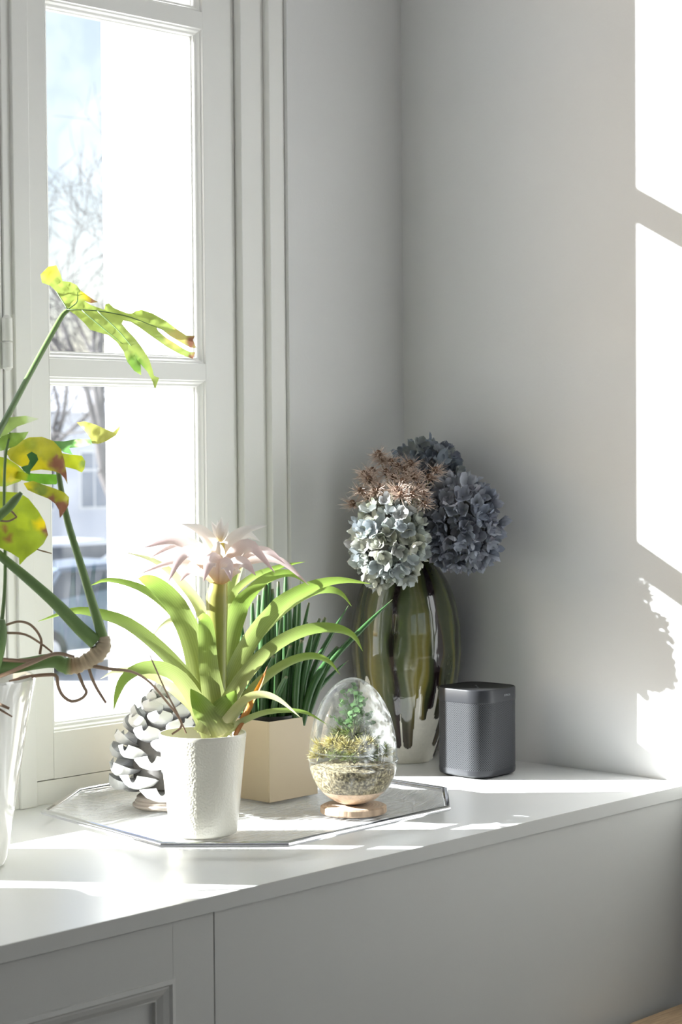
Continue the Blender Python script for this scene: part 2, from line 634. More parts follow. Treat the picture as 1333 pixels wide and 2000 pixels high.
dbox('rail', (ix0, -0.662, dz0), (ix1, -0.641, iz0))
dbox('rail', (ix0, -0.662, iz1), (ix1, -0.641, dz1))
dbox('inset_panel', (ix0, -0.650, iz0), (ix1, -0.643, iz1))
mr_ = mitred_ring('moulding', ix0 - cab.location[0], ix1 - cab.location[0], iz0 - cab.location[2], iz1 - cab.location[2],
                  [(-0.002, -0.002), (-0.001, -0.0055), (0.005, -0.0065), (0.008, -0.003), (0.010, -0.0035), (0.017, -0.001),
                   (0.024, 0.004), (0.026, 0.004), (0.026, 0.011)], M_cab, door)
cbox('door', (-2.4, -0.662, FLOOR + 0.06), (-1.8015, -0.641, -0.0235))

st = empty('wooden_stool', (-0.13, -0.80, FLOOR))
tag(st, 'pale oak stool standing against the foot of the cabinet', 'stool')
zt = -0.372 - FLOOR
box('seat', (-0.25, -0.12, zt - 0.03), (0.055, 0.115, zt), M_wood, st, 0.004)
for sx in (-0.22, 0.03):
    for sy in (-0.095, 0.09):
        tube('leg', [(sx * 1.0, sy, zt - 0.03), (sx * 1.06, sy * 1.1, 0.0)], [0.016, 0.012], M_wood, st, 12)

# ------------------------------------------------------------------ outside: street, house, cars, bare tree
GZ = -2.45
M_street = paint('pale_street', (0.60, 0.60, 0.60), 0.9, 0.1, 0.1, 0.6)
M_house = paint('pale_render', (0.72, 0.73, 0.76), 0.9, 0.1, 0.05, 1)
M_hwin = paint('house_window', (0.20, 0.24, 0.30), 0.2, 0.5, 0.2, 1)
M_bark = paint('bark', (0.06, 0.055, 0.055), 0.9, 0.1, 0.3, 5)
M_carw = paint('white_car_paint', (0.75, 0.76, 0.78), 0.25, 0.5, 0.01, 3, coat=0.5)
M_card = paint('blue_car_paint', (0.10, 0.14, 0.20), 0.25, 0.5, 0.05, 3, coat=0.5)
M_carg = paint('car_glass', (0.05, 0.06, 0.07), 0.1, 0.6, 0.1, 3)
M_tyre = paint('tyre', (0.03, 0.03, 0.03), 0.8, 0.2, 0.1, 9)
M_hub = paint('wheel_hub', (0.5, 0.5, 0.52), 0.3, 0.5, 0.05, 9, metal=0.8)
struct(mesh('street', [(-60, 0.6, GZ), (120, 0.6, GZ), (120, 160, GZ), (-60, 160, GZ)], [(0, 1, 2, 3)], M_street))


def car(px, py, name_mat, rz, label, scale=1.0):
    base = on_z(px, py, GZ)
    root = empty('car', base)
    root.rotation_euler = (0, 0, rz)
    L = 2.15
    prof = [(-L, 0.30), (-L - 0.05, 0.55), (-L + 0.05, 0.85), (-1.55, 0.95), (-0.95, 1.42), (0.55, 1.46), (1.2, 0.98), (L - 0.1, 0.82), (L, 0.5), (L - 0.05, 0.3)]
    vs_, fs = [], []
    n = len(prof)
    for s in (-1, 1):
        for (x, z) in prof:
            w = 0.86 if z < 1.0 else 0.66
            vs_.append((x, s * w, z))
    for k in range(n):
        k2 = (k + 1) % n
        fs.append((k, k2, n + k2, n + k))
    fs += [tuple(range(n - 1, -1, -1)), tuple(range(n, 2 * n))]
    me = bpy.data.meshes.new('body')
    me.from_pydata(vs_, [], fs)
    bm = bmesh.new()
    bm.from_mesh(me)
    bmesh.ops.recalc_face_normals(bm, faces=bm.faces)
    bmesh.ops.bevel(bm, geom=bm.edges[:], offset=0.05, segments=2, affect='EDGES')
    bm.to_mesh(me)
    bm.free()
    link('body', me, name_mat, root, True, 35)
    for s in (-1, 1):
        mesh('side_window', [(-1.35, s * 0.85, 0.99), (1.02, s * 0.85, 0.99), (0.5, s * 0.70, 1.37), (-0.9, s * 0.70, 1.37)], [(0, 1, 2, 3)], M_carg, root)
    mesh('windscreen', [(1.17, -0.66, 1.03), (1.17, 0.66, 1.03), (0.63, 0.56, 1.42), (0.63, -0.56, 1.42)], [(0, 1, 2, 3)], M_carg, root)
    for sx in (-1.3, 1.35):
        for sy in (-0.8, 0.8):
            v, f, uv = tube_data([(sx, sy - 0.1, 0.31), (sx, sy + 0.1, 0.31)], 0.31, 24)
            w_ = mesh('wheel', v, f, M_tyre, root, True, 40)
            v, f, uv = tube_data([(sx, sy - 0.11, 0.31), (sx, sy + 0.11, 0.31)], 0.18, 16)
            mesh('hub', v, f, M_hub, w_, True, 40)
    tag(root, label, 'car')
    return root


car(120, 1215, M_carw, math.radians(4), 'white car parked farther off across the street outside the window')
car(160, 1296, M_card, math.radians(0), 'dark blue car parked close to the house outside the window')

hb = on_z(150, 1128, GZ)
house = empty('house', (hb.x, hb.y, GZ))
tag(house, 'low pale house across the street behind the cars', 'house')
box('wall', (-9, 0, 0), (12, 6, 3.9), M_house, house)
mesh('roof', [(-9.4, -0.4, 3.9), (12.4, -0.4, 3.9), (12.4, 3, 5.0), (-9.4, 3, 5.0), (-9.4, 6.4, 3.9), (12.4, 6.4, 3.9)],
     [(0, 1, 2, 3), (3, 2, 5, 4), (0, 3, 4), (1, 5, 2)], M_house, house)
for x in (-5.5, -3.3, -1.1, 0.55, 3.3, 5.5):
    w_ = box('window', (x - 0.45, -0.03, 1.6), (x + 0.45, 0.0, 3.0), M_frame, house)
    for a, b in ((-0.39, -0.03), (0.03, 0.39)):
        for c, d in ((1.66, 2.5), (2.56, 2.94)):
            box('pane', (x + a, -0.04, c), (x + b, -0.025, d), M_hwin, w_)

# bare trees: trunk and boughs of each in one mesh
def bare_tree(px, py, lean, length, r0, seed, top, label):
    rt = random.Random(seed)
    tv, tf = [], []

    def limb(p, d, length, r, lev):
        n = 4
        pts = [np.array(p)]
        dd = np.array(d, dtype=float)
        for i in range(n):
            dd = dd + np.array([rt.gauss(0, 0.14), rt.gauss(0, 0.14), rt.gauss(0.03, 0.10)])
            dd /= np.linalg.norm(dd)
            pts.append(pts[-1] + dd * length / n)
        rr = [r * (1 - 0.4 * i / n) for i in range(n + 1)]
        v, f, _ = tube_data(pts, rr, 5 if lev < 3 else 3, 0, False)
        o = len(tv)
        tv.extend(v)
        tf.extend([tuple(o + q for q in g) for g in f])
        if lev >= top:
            return
        for k in range(4 if lev == 0 else rt.choice((2, 2, 3))):
            u = 4 if lev == 0 else rt.choice((1, 2, 3, 4))
            nd = dd + np.array([rt.gauss(0, 0.55), rt.gauss(0, 0.55), rt.gauss(0.10, 0.32)])
            nd /= np.linalg.norm(nd)
            limb(pts[u], nd, length * rt.uniform(0.64, 0.84), max(0.005, rr[u] * rt.uniform(0.52, 0.70)), lev + 1)
    limb((0, 0, 0), lean, length, r0, 0)
    tree = mesh('bare_tree', tv, tf, M_bark, None, True, 0)
    tree.location = on_z(px, py, GZ)
    tag(tree, label, 'tree', 'bare street trees')


bare_tree(310, 1345, (-0.06, 0.05, 1), 2.9, 0.15, 11, 7, 'leafless tree standing nearest to the window with fine bare branches')
bare_tree(90, 1190, (0.05, 0.05, 1), 3.2, 0.14, 4, 6, 'leafless tree farther off beyond the parked cars')

# ------------------------------------------------------------------ tray
M_tray = glassy('pressed_glass', (0.975, 0.98, 0.985), 0.26, 16.0, 0.05, 1.55, bump=0.8, bscale=30, bstretch=(1.0, 6.0, 1), gloss=1.0, haze_lo=0.0, front=True, hmap=(38, (1.0, 9.0, 1.0)))
M_rim = paint('silvered_rim', (0.68, 0.68, 0.71), 0.10, 0.5, 0.03, 9, metal=1.0)
OCT = [(-1.000, -0.100), (-1.052, -0.436), (-0.930, -0.572), (-0.560, -0.566), (-0.428, -0.450), (-0.418, -0.14), (-0.545, 0.012), (-0.838, 0.012)]
TC = Vector((-0.73, -0.28, 0.0))
tray = empty('serving_tray', TC)
tag(tray, 'octagonal pressed glass tray with silvered rim under the plants', 'tray')


def oct_ring(inset, z):
    out = []
    n = len(OCT)
    for i in range(n):
        p0, p1, p2 = Vector(OCT[i - 1]), Vector(OCT[i]), Vector(OCT[(i + 1) % n])
        e1, e2 = (p1 - p0).normalized(), (p2 - p1).normalized()
        n1, n2 = Vector((-e1.y, e1.x)), Vector((-e2.y, e2.x))
        b = (n1 + n2).normalized()
        q = p1 + b * (inset / max(0.3, b.dot(n1)))
        out.append((q.x - TC.x, q.y - TC.y, z))
    return out


def oct_skin(name, prof, mat, fill=False):
    vs_, fs = [], []
    n = len(OCT)
    for ins, z in prof:
        vs_ += oct_ring(ins, z)
    for i in range(len(prof) - 1):
        for k in range(n):
            k2 = (k + 1) % n
            fs.append((i * n + k, i * n + k2, (i + 1) * n + k2, (i + 1) * n + k))
    if fill:
        fs.append(tuple((len(prof) - 1) * n + k for k in range(n)))
    return mesh(name, vs_, fs, mat, tray, True, 25)


oct_skin('base', [(0.052, 0.0055), (0.054, 0.0045)], M_tray, True)
oct_skin('flange', [(0.003, 0.0225), (0.020, 0.0165), (0.040, 0.009), (0.052, 0.0055)], M_tray)
rimp = [(0.0008 + 0.0052 * math.cos(2 * PI * k / 14), 0.0200 + 0.0042 * math.sin(2 * PI * k / 14) + (0.0008 if k % 7 == 3 else 0)) for k in range(15)]
rim = oct_skin('rim', rimp, M_rim)
rim.data.set_sharp_from_angle(angle=math.radians(32))
oct_skin('foot', [(0.056, 0.0), (0.054, 0.0045)], M_tray)
TZ = 0.0058

# ------------------------------------------------------------------ bromeliad in its pot
M_cer = None
def dimpled(name, c, rough):
    m, t, b = new_mat(name)
    tc = N(t, 'ShaderNodeTexCoord')
    vo = N(t, 'ShaderNodeTexVoronoi')
    vo.inputs['Scale'].default_value = 300
    t.links.new(tc.outputs['Object'], vo.inputs['Vector'])
    bp = N(t, 'ShaderNodeBump')
    bp.inputs['Strength'].default_value = 0.35
    bp.inputs['Distance'].default_value = 0.0015
    t.links.new(vo.outputs['Distance'], bp.inputs['Height'])
    t.links.new(bp.outputs[0], b.inputs['Normal'])
    b.inputs['Base Color'].default_value = (*c, 1)
    b.inputs['Roughness'].default_value = rough
    b.inputs['Coat Weight'].default_value = 0.3
    return m
M_dimple = dimpled('dimpled_cream_glaze', (0.69, 0.66, 0.565), 0.30)
M_cream = paint('cream_glaze', (0.72, 0.69, 0.60), 0.25, 0.5, 0.01, 6)
M_soil = paint('potting_soil', (0.055, 0.04, 0.03), 0.95, 0.1, 0.5, 120, 0.8, 300)

PB = on_z(398, 1628, TZ)
PD = depth(PB)
pot = empty('flower_pot', PB)
tag(pot, 'cream pot with a dimpled glaze holding the bromeliad', 'pot')
prof = [(0.0015, 0.0005), (0.046, 0.0005), (0.0505, 0.003), (0.052, 0.008), (0.0575, 0.06), (0.0625, 0.11), (0.0665, 0.149)]
lathe('body', prof, M_dimple, pot, 96)
lathe('lip', [(0.0665, 0.149), (0.0668, 0.153), (0.066, 0.1555), (0.0645, 0.1555), (0.0632, 0.152), (0.060, 0.11), (0.058, 0.085)], M_cream, pot, 96)
lathe('soil', [(0.0012, 0.122), (0.03, 0.121), (0.0605, 0.118)], M_soil, pot, 48)

G1 = [(0.0, (0.35, 0.36, 0.15)), (0.3, (0.31, 0.365, 0.125)), (0.7, (0.235, 0.35, 0.07)), (1.0, (0.27, 0.39, 0.07))]
M_brom = leafy('bromeliad_leaf', G1, 0.42, 0.33, 0.12)
M_brom_p = leafy('bromeliad_leaf_pale', [(0.0, (0.50, 0.48, 0.24)), (0.5, (0.46, 0.50, 0.20)), (1.0, (0.70, 0.70, 0.42))], 0.45, 0.35, 0.1)
M_scape = leafy('bromeliad_scape', [(0.0, (0.26, 0.30, 0.07)), (0.6, (0.38, 0.36, 0.10)), (1.0, (0.66, 0.56, 0.14))], 0.25, 0.3, 0.06)
M_bract = leafy('bromeliad_bract', [(0.0, (0.70, 0.44, 0.16)), (0.22, (0.68, 0.52, 0.43)), (0.6, (0.74, 0.64, 0.62)), (1.0, (0.66, 0.47, 0.49))], 0.30, 0.4, 0.04)
M_bract_w = leafy('bromeliad_bract_white', [(0.0, (0.74, 0.58, 0.36)), (0.3, (0.74, 0.69, 0.64)), (1.0, (0.77, 0.76, 0.74))], 0.30, 0.4, 0.03)
M_orange = leafy('withered_leaf', [(0.0, (0.20, 0.08, 0.03)), (0.35, (0.42, 0.17, 0.04)), (0.7, (0.72, 0.30, 0.03)), (1.0, (0.30, 0.12, 0.05))], 0.3, 0.5, 0.1)
brom = empty('bromeliad', PB + Vector((0, 0, 0.12)))
tag(brom, 'bromeliad with arching green strap leaves and pale pink bracts', 'plant')


def rel(parent_loc, pts):
    return [np.array(p) - np.array(parent_loc) for p in pts]


def vstrap(name, pix, wpx, mat, root, d0, twist=0.5, fold=0.25, base=1.35, tip=1.0, peak=0.0, n=22):
    pts = [W(x, y, d0 + dd) for (x, y, dd) in pix]
    w = wpx * d0 / FPX
    o = strap(name, pts, w, mat, None, twist, fold, n, 7, base, tip, peak)
    o.data.transform(Matrix.Translation(-root.location))
    o.parent = root
    return o


BL = [  # pixel x, y, extra depth ... ; width px ; twist ; material
    ([(412, 1432, 0), (396, 1385, 0), (362, 1324, -.01), (312, 1268, -.02), (249, 1219, -.03), (190, 1199, -.03), (139, 1194, -.03), (74, 1214, -.02)], 32, .45, 0),
    ([(415, 1436, -.01), (390, 1385, -.03), (352, 1328, -.05), (312, 1306, -.07), (272, 1308, -.09), (243, 1328, -.10), (229, 1358, -.105), (222, 1389, -.105)], 31, -.4, 0),
    ([(405, 1430, .03), (384, 1385, .04), (340, 1345, .06), (300, 1322, .08), (255, 1310, .09), (225, 1312, .10), (196, 1326, .10)], 22, .4, 1),
    ([(415, 1425, .0), (402, 1370, .0), (388, 1290, .01), (366, 1222, .02), (335, 1172, .02), (305, 1143, .01), (284, 1132, -.005), (270, 1130, -.02)], 48, .15, 0),
    ([(412, 1425, .03), (400, 1360, .04), (380, 1285, .05), (350, 1215, .06), (318, 1178, .065), (270, 1147, .07), (212, 1133, .07), (174, 1145, .07)], 25, .5, 0),
    ([(420, 1420, .03), (416, 1330, .05), (408, 1245, .06), (396, 1196, .065), (374, 1158, .07), (340, 1123, .08), (298, 1094, .085), (242, 1078, .09)], 26, .35, 1),
    ([(424, 1430, -.02), (420, 1380, -.025), (410, 1320, -.03), (405, 1262, -.03), (402, 1222, -.035), (396, 1206, -.045), (386, 1207, -.055)], 40, .1, 0),
    ([(424, 1428, .02), (428, 1370, .03), (438, 1290, .035), (452, 1225, .04), (472, 1180, .045), (497, 1153, .045), (522, 1140, .04)], 48, -.2, 0),
    ([(424, 1430, .0), (440, 1370, .0), (462, 1300, .01), (498, 1235, .03), (545, 1183, .05), (602, 1149, .07), (662, 1134, .09), (724, 1140, .10)], 38, -.35, 0),
    ([(424, 1430, .03), (445, 1350, .05), (490, 1262, .07), (556, 1190, .09), (610, 1157, .10), (648, 1153, .11), (670, 1163, .11), (687, 1184, .11)], 24, -.5, 0),
    ([(422, 1434, -.02), (446, 1375, -.03), (490, 1307, -.04), (545, 1257, -.04), (602, 1231, -.03), (655, 1228, -.02), (690, 1242, -.01), (709, 1272, .0)], 30, -.45, 0),
    ([(430, 1434, .0), (465, 1385, .0), (512, 1330, .0), (562, 1295, .01), (608, 1282, .015), (642, 1292, .02), (665, 1318, .02)], 22, -.5, 0),
    ([(425, 1438, -.03), (450, 1400, -.04), (478, 1368, -.055), (510, 1357, -.07), (545, 1367, -.085), (588, 1402, -.10)], 19, -.45, 1),
    ([(435, 1438, -.02), (470, 1412, -.03), (515, 1393, -.05), (560, 1388, -.06), (600, 1393, -.07), (641, 1416, -.075)], 13, -.5, 0),
    ([(426, 1425, .05), (440, 1290, .07), (468, 1190, .08), (505, 1142, .09), (545, 1122, .095), (575, 1123, .10), (603, 1143, .10)], 26, -.35, 0),
    ([(426, 1425, .05), (440, 1260, .07), (452, 1170, .08), (490, 1130, .09), (530, 1113, .10), (560, 1104, .105), (597, 1097, .11)], 17, -.4, 0),
    ([(424, 1420, .06), (436, 1270, .08), (452, 1150, .10), (468, 1095, .11), (480, 1070, .11), (492, 1066, .105)], 30, .2, 0),
    ([(412, 1425, .05), (398, 1330, .07), (375, 1250, .09), (345, 1212, .10), (318, 1222, .105), (293, 1250, .105)], 17, .4, 1),
    ([(408, 1436, -.035), (420, 1405, -.04), (446, 1372, -.04), (462, 1348, -.035)], 46, -.2, 0),
    ([(428, 1438, -.035), (412, 1408, -.042), (392, 1375, -.042), (372, 1345, -.04)], 50, .2, 0),
]
for pix, wpx, tw, mi in BL:
    vstrap('leaf', pix, wpx, (M_brom, M_brom_p)[mi], brom, PD, tw, 0.3)
o = vstrap('withered_leaf', [(458, 1438, -.02), (470, 1412, -.03), (490, 1373, -.04), (508, 1338, -.045), (523, 1300, -.05)], 14, M_orange, brom, PD, .3, .5, 0.6)
tag(o, 'withered orange leaf')
tube('scape', rel(brom.location, [W(424, 1440, PD), W(424, 1330, PD), W(425, 1240, PD), W(424, 1195, PD), W(424, 1165, PD), W(427, 1145, PD), W(430, 1100, PD), W(430, 1060, PD)]),
     [.016, .015, .0145, .0165, .0165, .014, .011, .007], M_scape, brom, 16, 24)
fl = empty('flower_head', (0, 0, 0))
fl.parent = brom
BR = [  # bracts: pixel path from the axis outwards, width px, white?
    ([(430, 1058, 0), (424, 1040, -.004), (413, 1018, -.008)], 16, 1), ([(430, 1058, 0), (431, 1035, -.008), (433, 1010, -.01)], 17, 1),
    ([(430, 1058, 0), (438, 1040, 0), (448, 1017, .002)], 15, 1), ([(430, 1058, .005), (428, 1036, .01), (425, 1016, .014)], 15, 1),
    ([(428, 1100, 0), (414, 1062, -.01), (390, 1034, -.015), (352, 1022, -.02)], 27, 1), ([(430, 1100, 0), (450, 1060, -.005), (478, 1036, -.01), (522, 1027, -.01)], 24, 1),
    ([(430, 1100, .005), (456, 1066, .01), (480, 1044, .014), (508, 1057, .02)], 26, 1), ([(428, 1104, -.008), (426, 1078, -.02), (427, 1056, -.026)], 28, 1),
    ([(432, 1100, .01), (440, 1060, .025), (446, 1036, .035)], 24, 1), ([(426, 1100, .01), (408, 1062, .025), (396, 1040, .035)], 24, 1),
    ([(426, 1125, 0), (395, 1082, -.02), (345, 1056, -.03), (280, 1070, -.035)], 30, 0), ([(426, 1130, .01), (385, 1092, .02), (340, 1072, .03), (292, 1090, .04)], 25, 0),
    ([(428, 1135, -.01), (395, 1092, -.05), (360, 1080, -.07), (328, 1138, -.085)], 33, 0), ([(424, 1135, .0), (390, 1105, .0), (340, 1098, .0), (270, 1122, .0)], 20, 0),
    ([(434, 1128, 0), (456, 1088, -.015), (490, 1066, -.025), (537, 1118, -.03)], 32, 0), ([(434, 1128, .01), (470, 1085, .02), (520, 1076, .03), (558, 1102, .035)], 22, 0),
    ([(436, 1132, .012), (480, 1096, .03), (545, 1094, .05), (604, 1143, .06)], 20, 0), ([(434, 1138, -.012), (452, 1110, -.04), (476, 1100, -.06), (500, 1124, -.075)], 33, 0),
    ([(430, 1142, -.012), (420, 1108, -.05), (410, 1096, -.075), (398, 1136, -.095)], 38, 0), ([(432, 1142, -.014), (440, 1112, -.05), (446, 1106, -.07), (452, 1136, -.09)], 36, 0),
    ([(426, 1142, -.006), (400, 1118, -.03), (370, 1112, -.05), (352, 1136, -.06)], 30, 0), ([(430, 1130, .02), (430, 1080, .05), (432, 1062, .08), (436, 1090, .10)], 30, 0),
]
for pix, wpx, wh in BR:
    vstrap('bract', pix, wpx, (M_bract, M_bract_w)[wh], brom, PD, random.uniform(-.25, .25), 0.45, 1.0, 1.0, 0.38, 14).parent = fl

# ------------------------------------------------------------------ square planter with rush-like leaves
M_card_ = paint('beige_board', (0.57, 0.465, 0.315), 0.42, 0.5, 0.03, 5, 0.1, 60)
SX, SY, SW = -0.652, -0.258, 0.116
pl = empty('square_planter', (SX + SW / 2, SY + SW / 2, TZ))
tag(pl, 'square beige planter box behind the bromeliad pot', 'planter')
h, t_, hz_ = SW / 2, 0.0025, 0.1345
for nm, lo, hi in (('side', (-h, -h, 0), (h, -h + t_, hz_)), ('side', (-h, h - t_, 0), (h, h, hz_)), ('side', (-h, -h + t_, 0), (-h + t_, h - t_, hz_)),
                   ('side', (h - t_, -h + t_, 0), (h, h - t_, hz_)), ('bottom', (-h + t_, -h + t_, 0.001), (h - t_, h - t_, 0.004))):
    box(nm, lo, hi, M_card_, pl, 0.0006)
M_black = paint('black_plastic', (0.02, 0.02, 0.02), 0.4, 0.4, 0.1, 20)
b_ = box('liner', (-h + 0.004, -h + 0.004, 0.006), (h - 0.004, h - 0.004, 0.122), M_soil, pl)
mitre = []
lathe('inner_pot_rim', [(0.050, 0.122), (0.0505, 0.138), (0.0525, 0.139), (0.053, 0.122)], M_black, pl, 40)

SD = depth(pl.location)
M_rush = leafy('dark_rush_leaf', [(0.0, (0.05, 0.12, 0.035)), (0.6, (0.045, 0.13, 0.035)), (0.93, (0.06, 0.16, 0.05)), (1.0, (0.22, 0.22, 0.12))], 0.08, 0.3, 0.35)
rush = empty('rush_plant', pl.location + Vector((0, 0, 0.122)))
tag(rush, 'dark green plant of upright cylindrical leaves in beige planter', 'plant')
RL = [((520, 0), (527, 1109), 13), ((557, .02), (559, 1116), 13), ((545, .03), (544, 1136), 12), ((512, .0), (518, 1141), 17), ((505, .01), (506, 1162), 14),
      ((497, .02), (493, 1178), 13), ((578, -.03), (587, 1134), 11), ((570, .02), (604, 1177), 9), ((583, .0), (636, 1206), 13), ((578, .02), (625, 1208), 11),
      ((588, .01), (681, 1183), 11), ((590, -.02), (660, 1264), 15), ((596, -.01), (767, 1171), 12), ((592, -.01), (681, 1290), 9), ((508, -.03), (535, 1281), 12),
      ((550, -.03), (568, 1261), 13), ((560, -.02), (576, 1227), 11), ((530, -.04), (560, 1322), 12), ((480, .01), (456, 1226), 13), ((485, .02), (470, 1212), 13),
      ((490, -.01), (478, 1240), 13), ((535, .0), (532, 1150), 14), ((568, .0), (566, 1180), 13), ((525, .03), (524, 1180), 14), ((540, -.02), (551, 1205), 13),
      ((585, -.02), (610, 1235), 13), ((575, -.03), (590, 1250), 14), ((515, -.03), (500, 1262), 14), ((500, -.03), (484, 1290), 12), ((572, .03), (578, 1165), 12),
      ((560, .03), (600, 1215), 11), ((550, .035), (570, 1150), 11), ((482, -.02), (462, 1290), 11), ((520, .02), (512, 1205), 13), ((537, .03), (552, 1170), 12)]
for (bx, bd), (tx, ty), w in RL:
    p0 = W(bx, 1412 - bd * 160, SD + bd)
    dx = tx - bx
    bow = 0.16 * dx
    p1 = W(bx + dx * 0.42 - bow, 1412 + (ty - 1412) * 0.45, SD + bd * 1.3)
    p2 = W(tx, ty, SD + bd * 1.9 + (0.04 if tx > 640 else 0))
    r = w / 2 * SD / FPX
    sharp = ty < 1140 and tx > 580 or tx > 670
    o = tube('leaf', rel(rush.location, [p0, p1, (p1 * 0.45 + p2 * 0.55) + Vector((0, 0, 0.004)), p2]), [r, r * 1.05, r * (0.8 if sharp else 0.92), r * (0.08 if sharp else 0.5)], M_rush, rush, 9, 14)

# ------------------------------------------------------------------ pine cone ornament
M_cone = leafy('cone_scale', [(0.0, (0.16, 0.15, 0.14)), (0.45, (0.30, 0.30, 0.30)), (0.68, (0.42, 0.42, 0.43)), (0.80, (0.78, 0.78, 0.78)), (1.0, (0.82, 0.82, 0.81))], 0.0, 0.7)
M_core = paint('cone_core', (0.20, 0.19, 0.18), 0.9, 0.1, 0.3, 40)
M_disc = paint('cone_stand', (0.55, 0.48, 0.42), 0.6, 0.3, 0.1, 20)
CB = on_z(322, 1574, TZ)
cone = empty('pine_cone', CB)
tag(cone, 'grey and white pine cone ornament behind the bromeliad pot', 'ornament')
lathe('stand', [(0.001, 0.0), (0.050, 0.0), (0.053, 0.003), (0.053, 0.006), (0.049, 0.008), (0.049, 0.011), (0.046, 0.013), (0.046, 0.018), (0.042, 0.021), (0.001, 0.021)], M_disc, cone, 48)
lathe('core', [(0.03, 0.021), (0.05, 0.035), (0.052, 0.07), (0.042, 0.12), (0.025, 0.165), (0.004, 0.192)], M_core, cone, 24)


def scale_mesh():
    vs_, fs, uv = [], [], []
    nu, nv = 7, 8
    for side in (0, 1):
        for i in range(nv + 1):
            v = i / nv
            hw = 0.30 + 0.36 * math.sin(min(1, v * 1.15) * PI * 0.5)
            if v > 0.7:
                hw *= math.sqrt(max(0.0, 1 - ((v - 0.7) / 0.305) ** 2)) * 0.93 + 0.07
            for j in range(nu + 1):
                s = -1 + 2 * j / nu
                x = hw * s
                y = v * 1.0 - 0.08 * s * s
                z = 0.30 * v * v + 0.26 * s * s * v
                th = (0.10 + 0.16 * v) * math.sqrt(max(0.0, 1 - s ** 4 * 0.98))
                if v > 0.97:
                    th *= 0.35
                vs_.append((x, y, z + (0.0 if side == 0 else -th)))
                uv.append((j / nu, v if side == 0 else min(1, v * 1.25)))
    m = (nv + 1) * (nu + 1)
    for side in (0, 1):
        for i in range(nv):
            for j in range(nu):
                a = side * m + i * (nu + 1) + j
                q = (a, a + 1, a + nu + 2, a + nu + 1)
                fs.append(q if side == 0 else q[::-1])
    for i in range(nv):
        for j in (0, nu):
            a = i * (nu + 1) + j
            fs.append((a, a + nu + 1, m + a + nu + 1, m + a))
    for j in range(nu):
        a = nv * (nu + 1) + j
        fs.append((a, a + 1, m + a + 1, m + a))
    return vs_, fs, uv


v_, f_, u_ = scale_mesh()
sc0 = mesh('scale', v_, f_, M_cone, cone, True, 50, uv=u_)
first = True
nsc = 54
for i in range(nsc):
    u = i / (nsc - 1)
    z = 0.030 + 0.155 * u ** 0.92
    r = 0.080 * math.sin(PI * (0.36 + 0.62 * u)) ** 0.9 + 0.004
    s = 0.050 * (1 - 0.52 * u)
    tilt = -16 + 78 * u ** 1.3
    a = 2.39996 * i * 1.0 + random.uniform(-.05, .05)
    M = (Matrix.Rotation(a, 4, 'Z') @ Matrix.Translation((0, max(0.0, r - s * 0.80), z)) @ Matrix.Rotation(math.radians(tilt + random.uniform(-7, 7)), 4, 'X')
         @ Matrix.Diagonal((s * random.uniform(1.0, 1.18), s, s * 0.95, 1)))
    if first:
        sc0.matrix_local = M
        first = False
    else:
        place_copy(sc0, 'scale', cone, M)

# ------------------------------------------------------------------ egg terrarium on a slice of wood
def slice_mat():
    m, t, b = new_mat('wood_slice')
    tc = N(t, 'ShaderNodeTexCoord')
    wv = N(t, 'ShaderNodeTexWave', wave_type='RINGS', rings_direction='Z')
    wv.inputs['Scale'].default_value = 60
    wv.inputs['Distortion'].default_value = 2.0
    t.links.new(tc.outputs['Object'], wv.inputs['Vector'])
    r = ramp(t, [(0.0, (0.50, 0.40, 0.30)), (1.0, (0.62, 0.51, 0.40))], wv.outputs['Fac'])
    t.links.new(r.outputs[0], b.inputs['Base Color'])
    b.inputs['Roughness'].default_value = 0.65
    return m
M_slice = slice_mat()
M_barkw = paint('slice_bark', (0.42, 0.31, 0.22), 0.85, 0.2, 0.35, 60, 0.5, 150, stretch=(1, 1, 0.2))
EB = on_z(691, 1586, TZ)
co = empty('wood_slice_coaster', EB)
tag(co, 'round wood slice coaster under the glass terrarium', 'coaster')
lathe('slab', [(0.001, 0.012), (0.050, 0.012)], M_slice, co, 56)
lathe('bark', [(0.001, 0.0), (0.0525, 0.0), (0.054, 0.002), (0.0535, 0.010), (0.050, 0.012)], M_barkw, co, 56)

M_egg = glassy('terrarium_glass', (0.95, 0.965, 0.96), 0.30, 75.0, 0.02, 1.5, haze_lo=0.015)
M_eggr = glassy('terrarium_glass_rim', (0.90, 0.93, 0.93), 0.25, 30, 0.03, 1.7, haze_lo=0.15)
M_sand = paint('terrarium_sand', (0.62, 0.46, 0.34), 0.95, 0.1, 0.15, 200, 0.5, 500)
def peat_mat():
    m, t, b = new_mat('terrarium_peat')
    tc = N(t, 'ShaderNodeTexCoord')
    nz = N(t, 'ShaderNodeTexNoise')
    nz.inputs['Scale'].default_value = 260
    nz.inputs['Detail'].default_value = 8
    t.links.new(tc.outputs['Object'], nz.inputs['Vector'])
    r = ramp(t, [(0.35, (0.05, 0.04, 0.025)), (0.5, (0.20, 0.16, 0.09)), (0.66, (0.50, 0.43, 0.28))], nz.outputs['Fac'])
    t.links.new(r.outputs[0], b.inputs['Base Color'])
    b.inputs['Roughness'].default_value = 0.95
    return m
M_peat = peat_mat()
eg = empty('egg_terrarium', EB + Vector((0, 0, 0.0122)))
tag(eg, 'egg-shaped glass terrarium planted with moss and a small fern', 'terrarium')
EH, ER, ZS = 0.206, 0.0715, 0.074


def egg_r(z):
    zm = 0.076
    if z < zm:
        return ER * math.sqrt(max(0, 1 - ((zm - z) / zm) ** 2.15))
    return ER * max(0, 1 - ((z - zm) / (EH - zm)) ** 2.05) ** 0.53


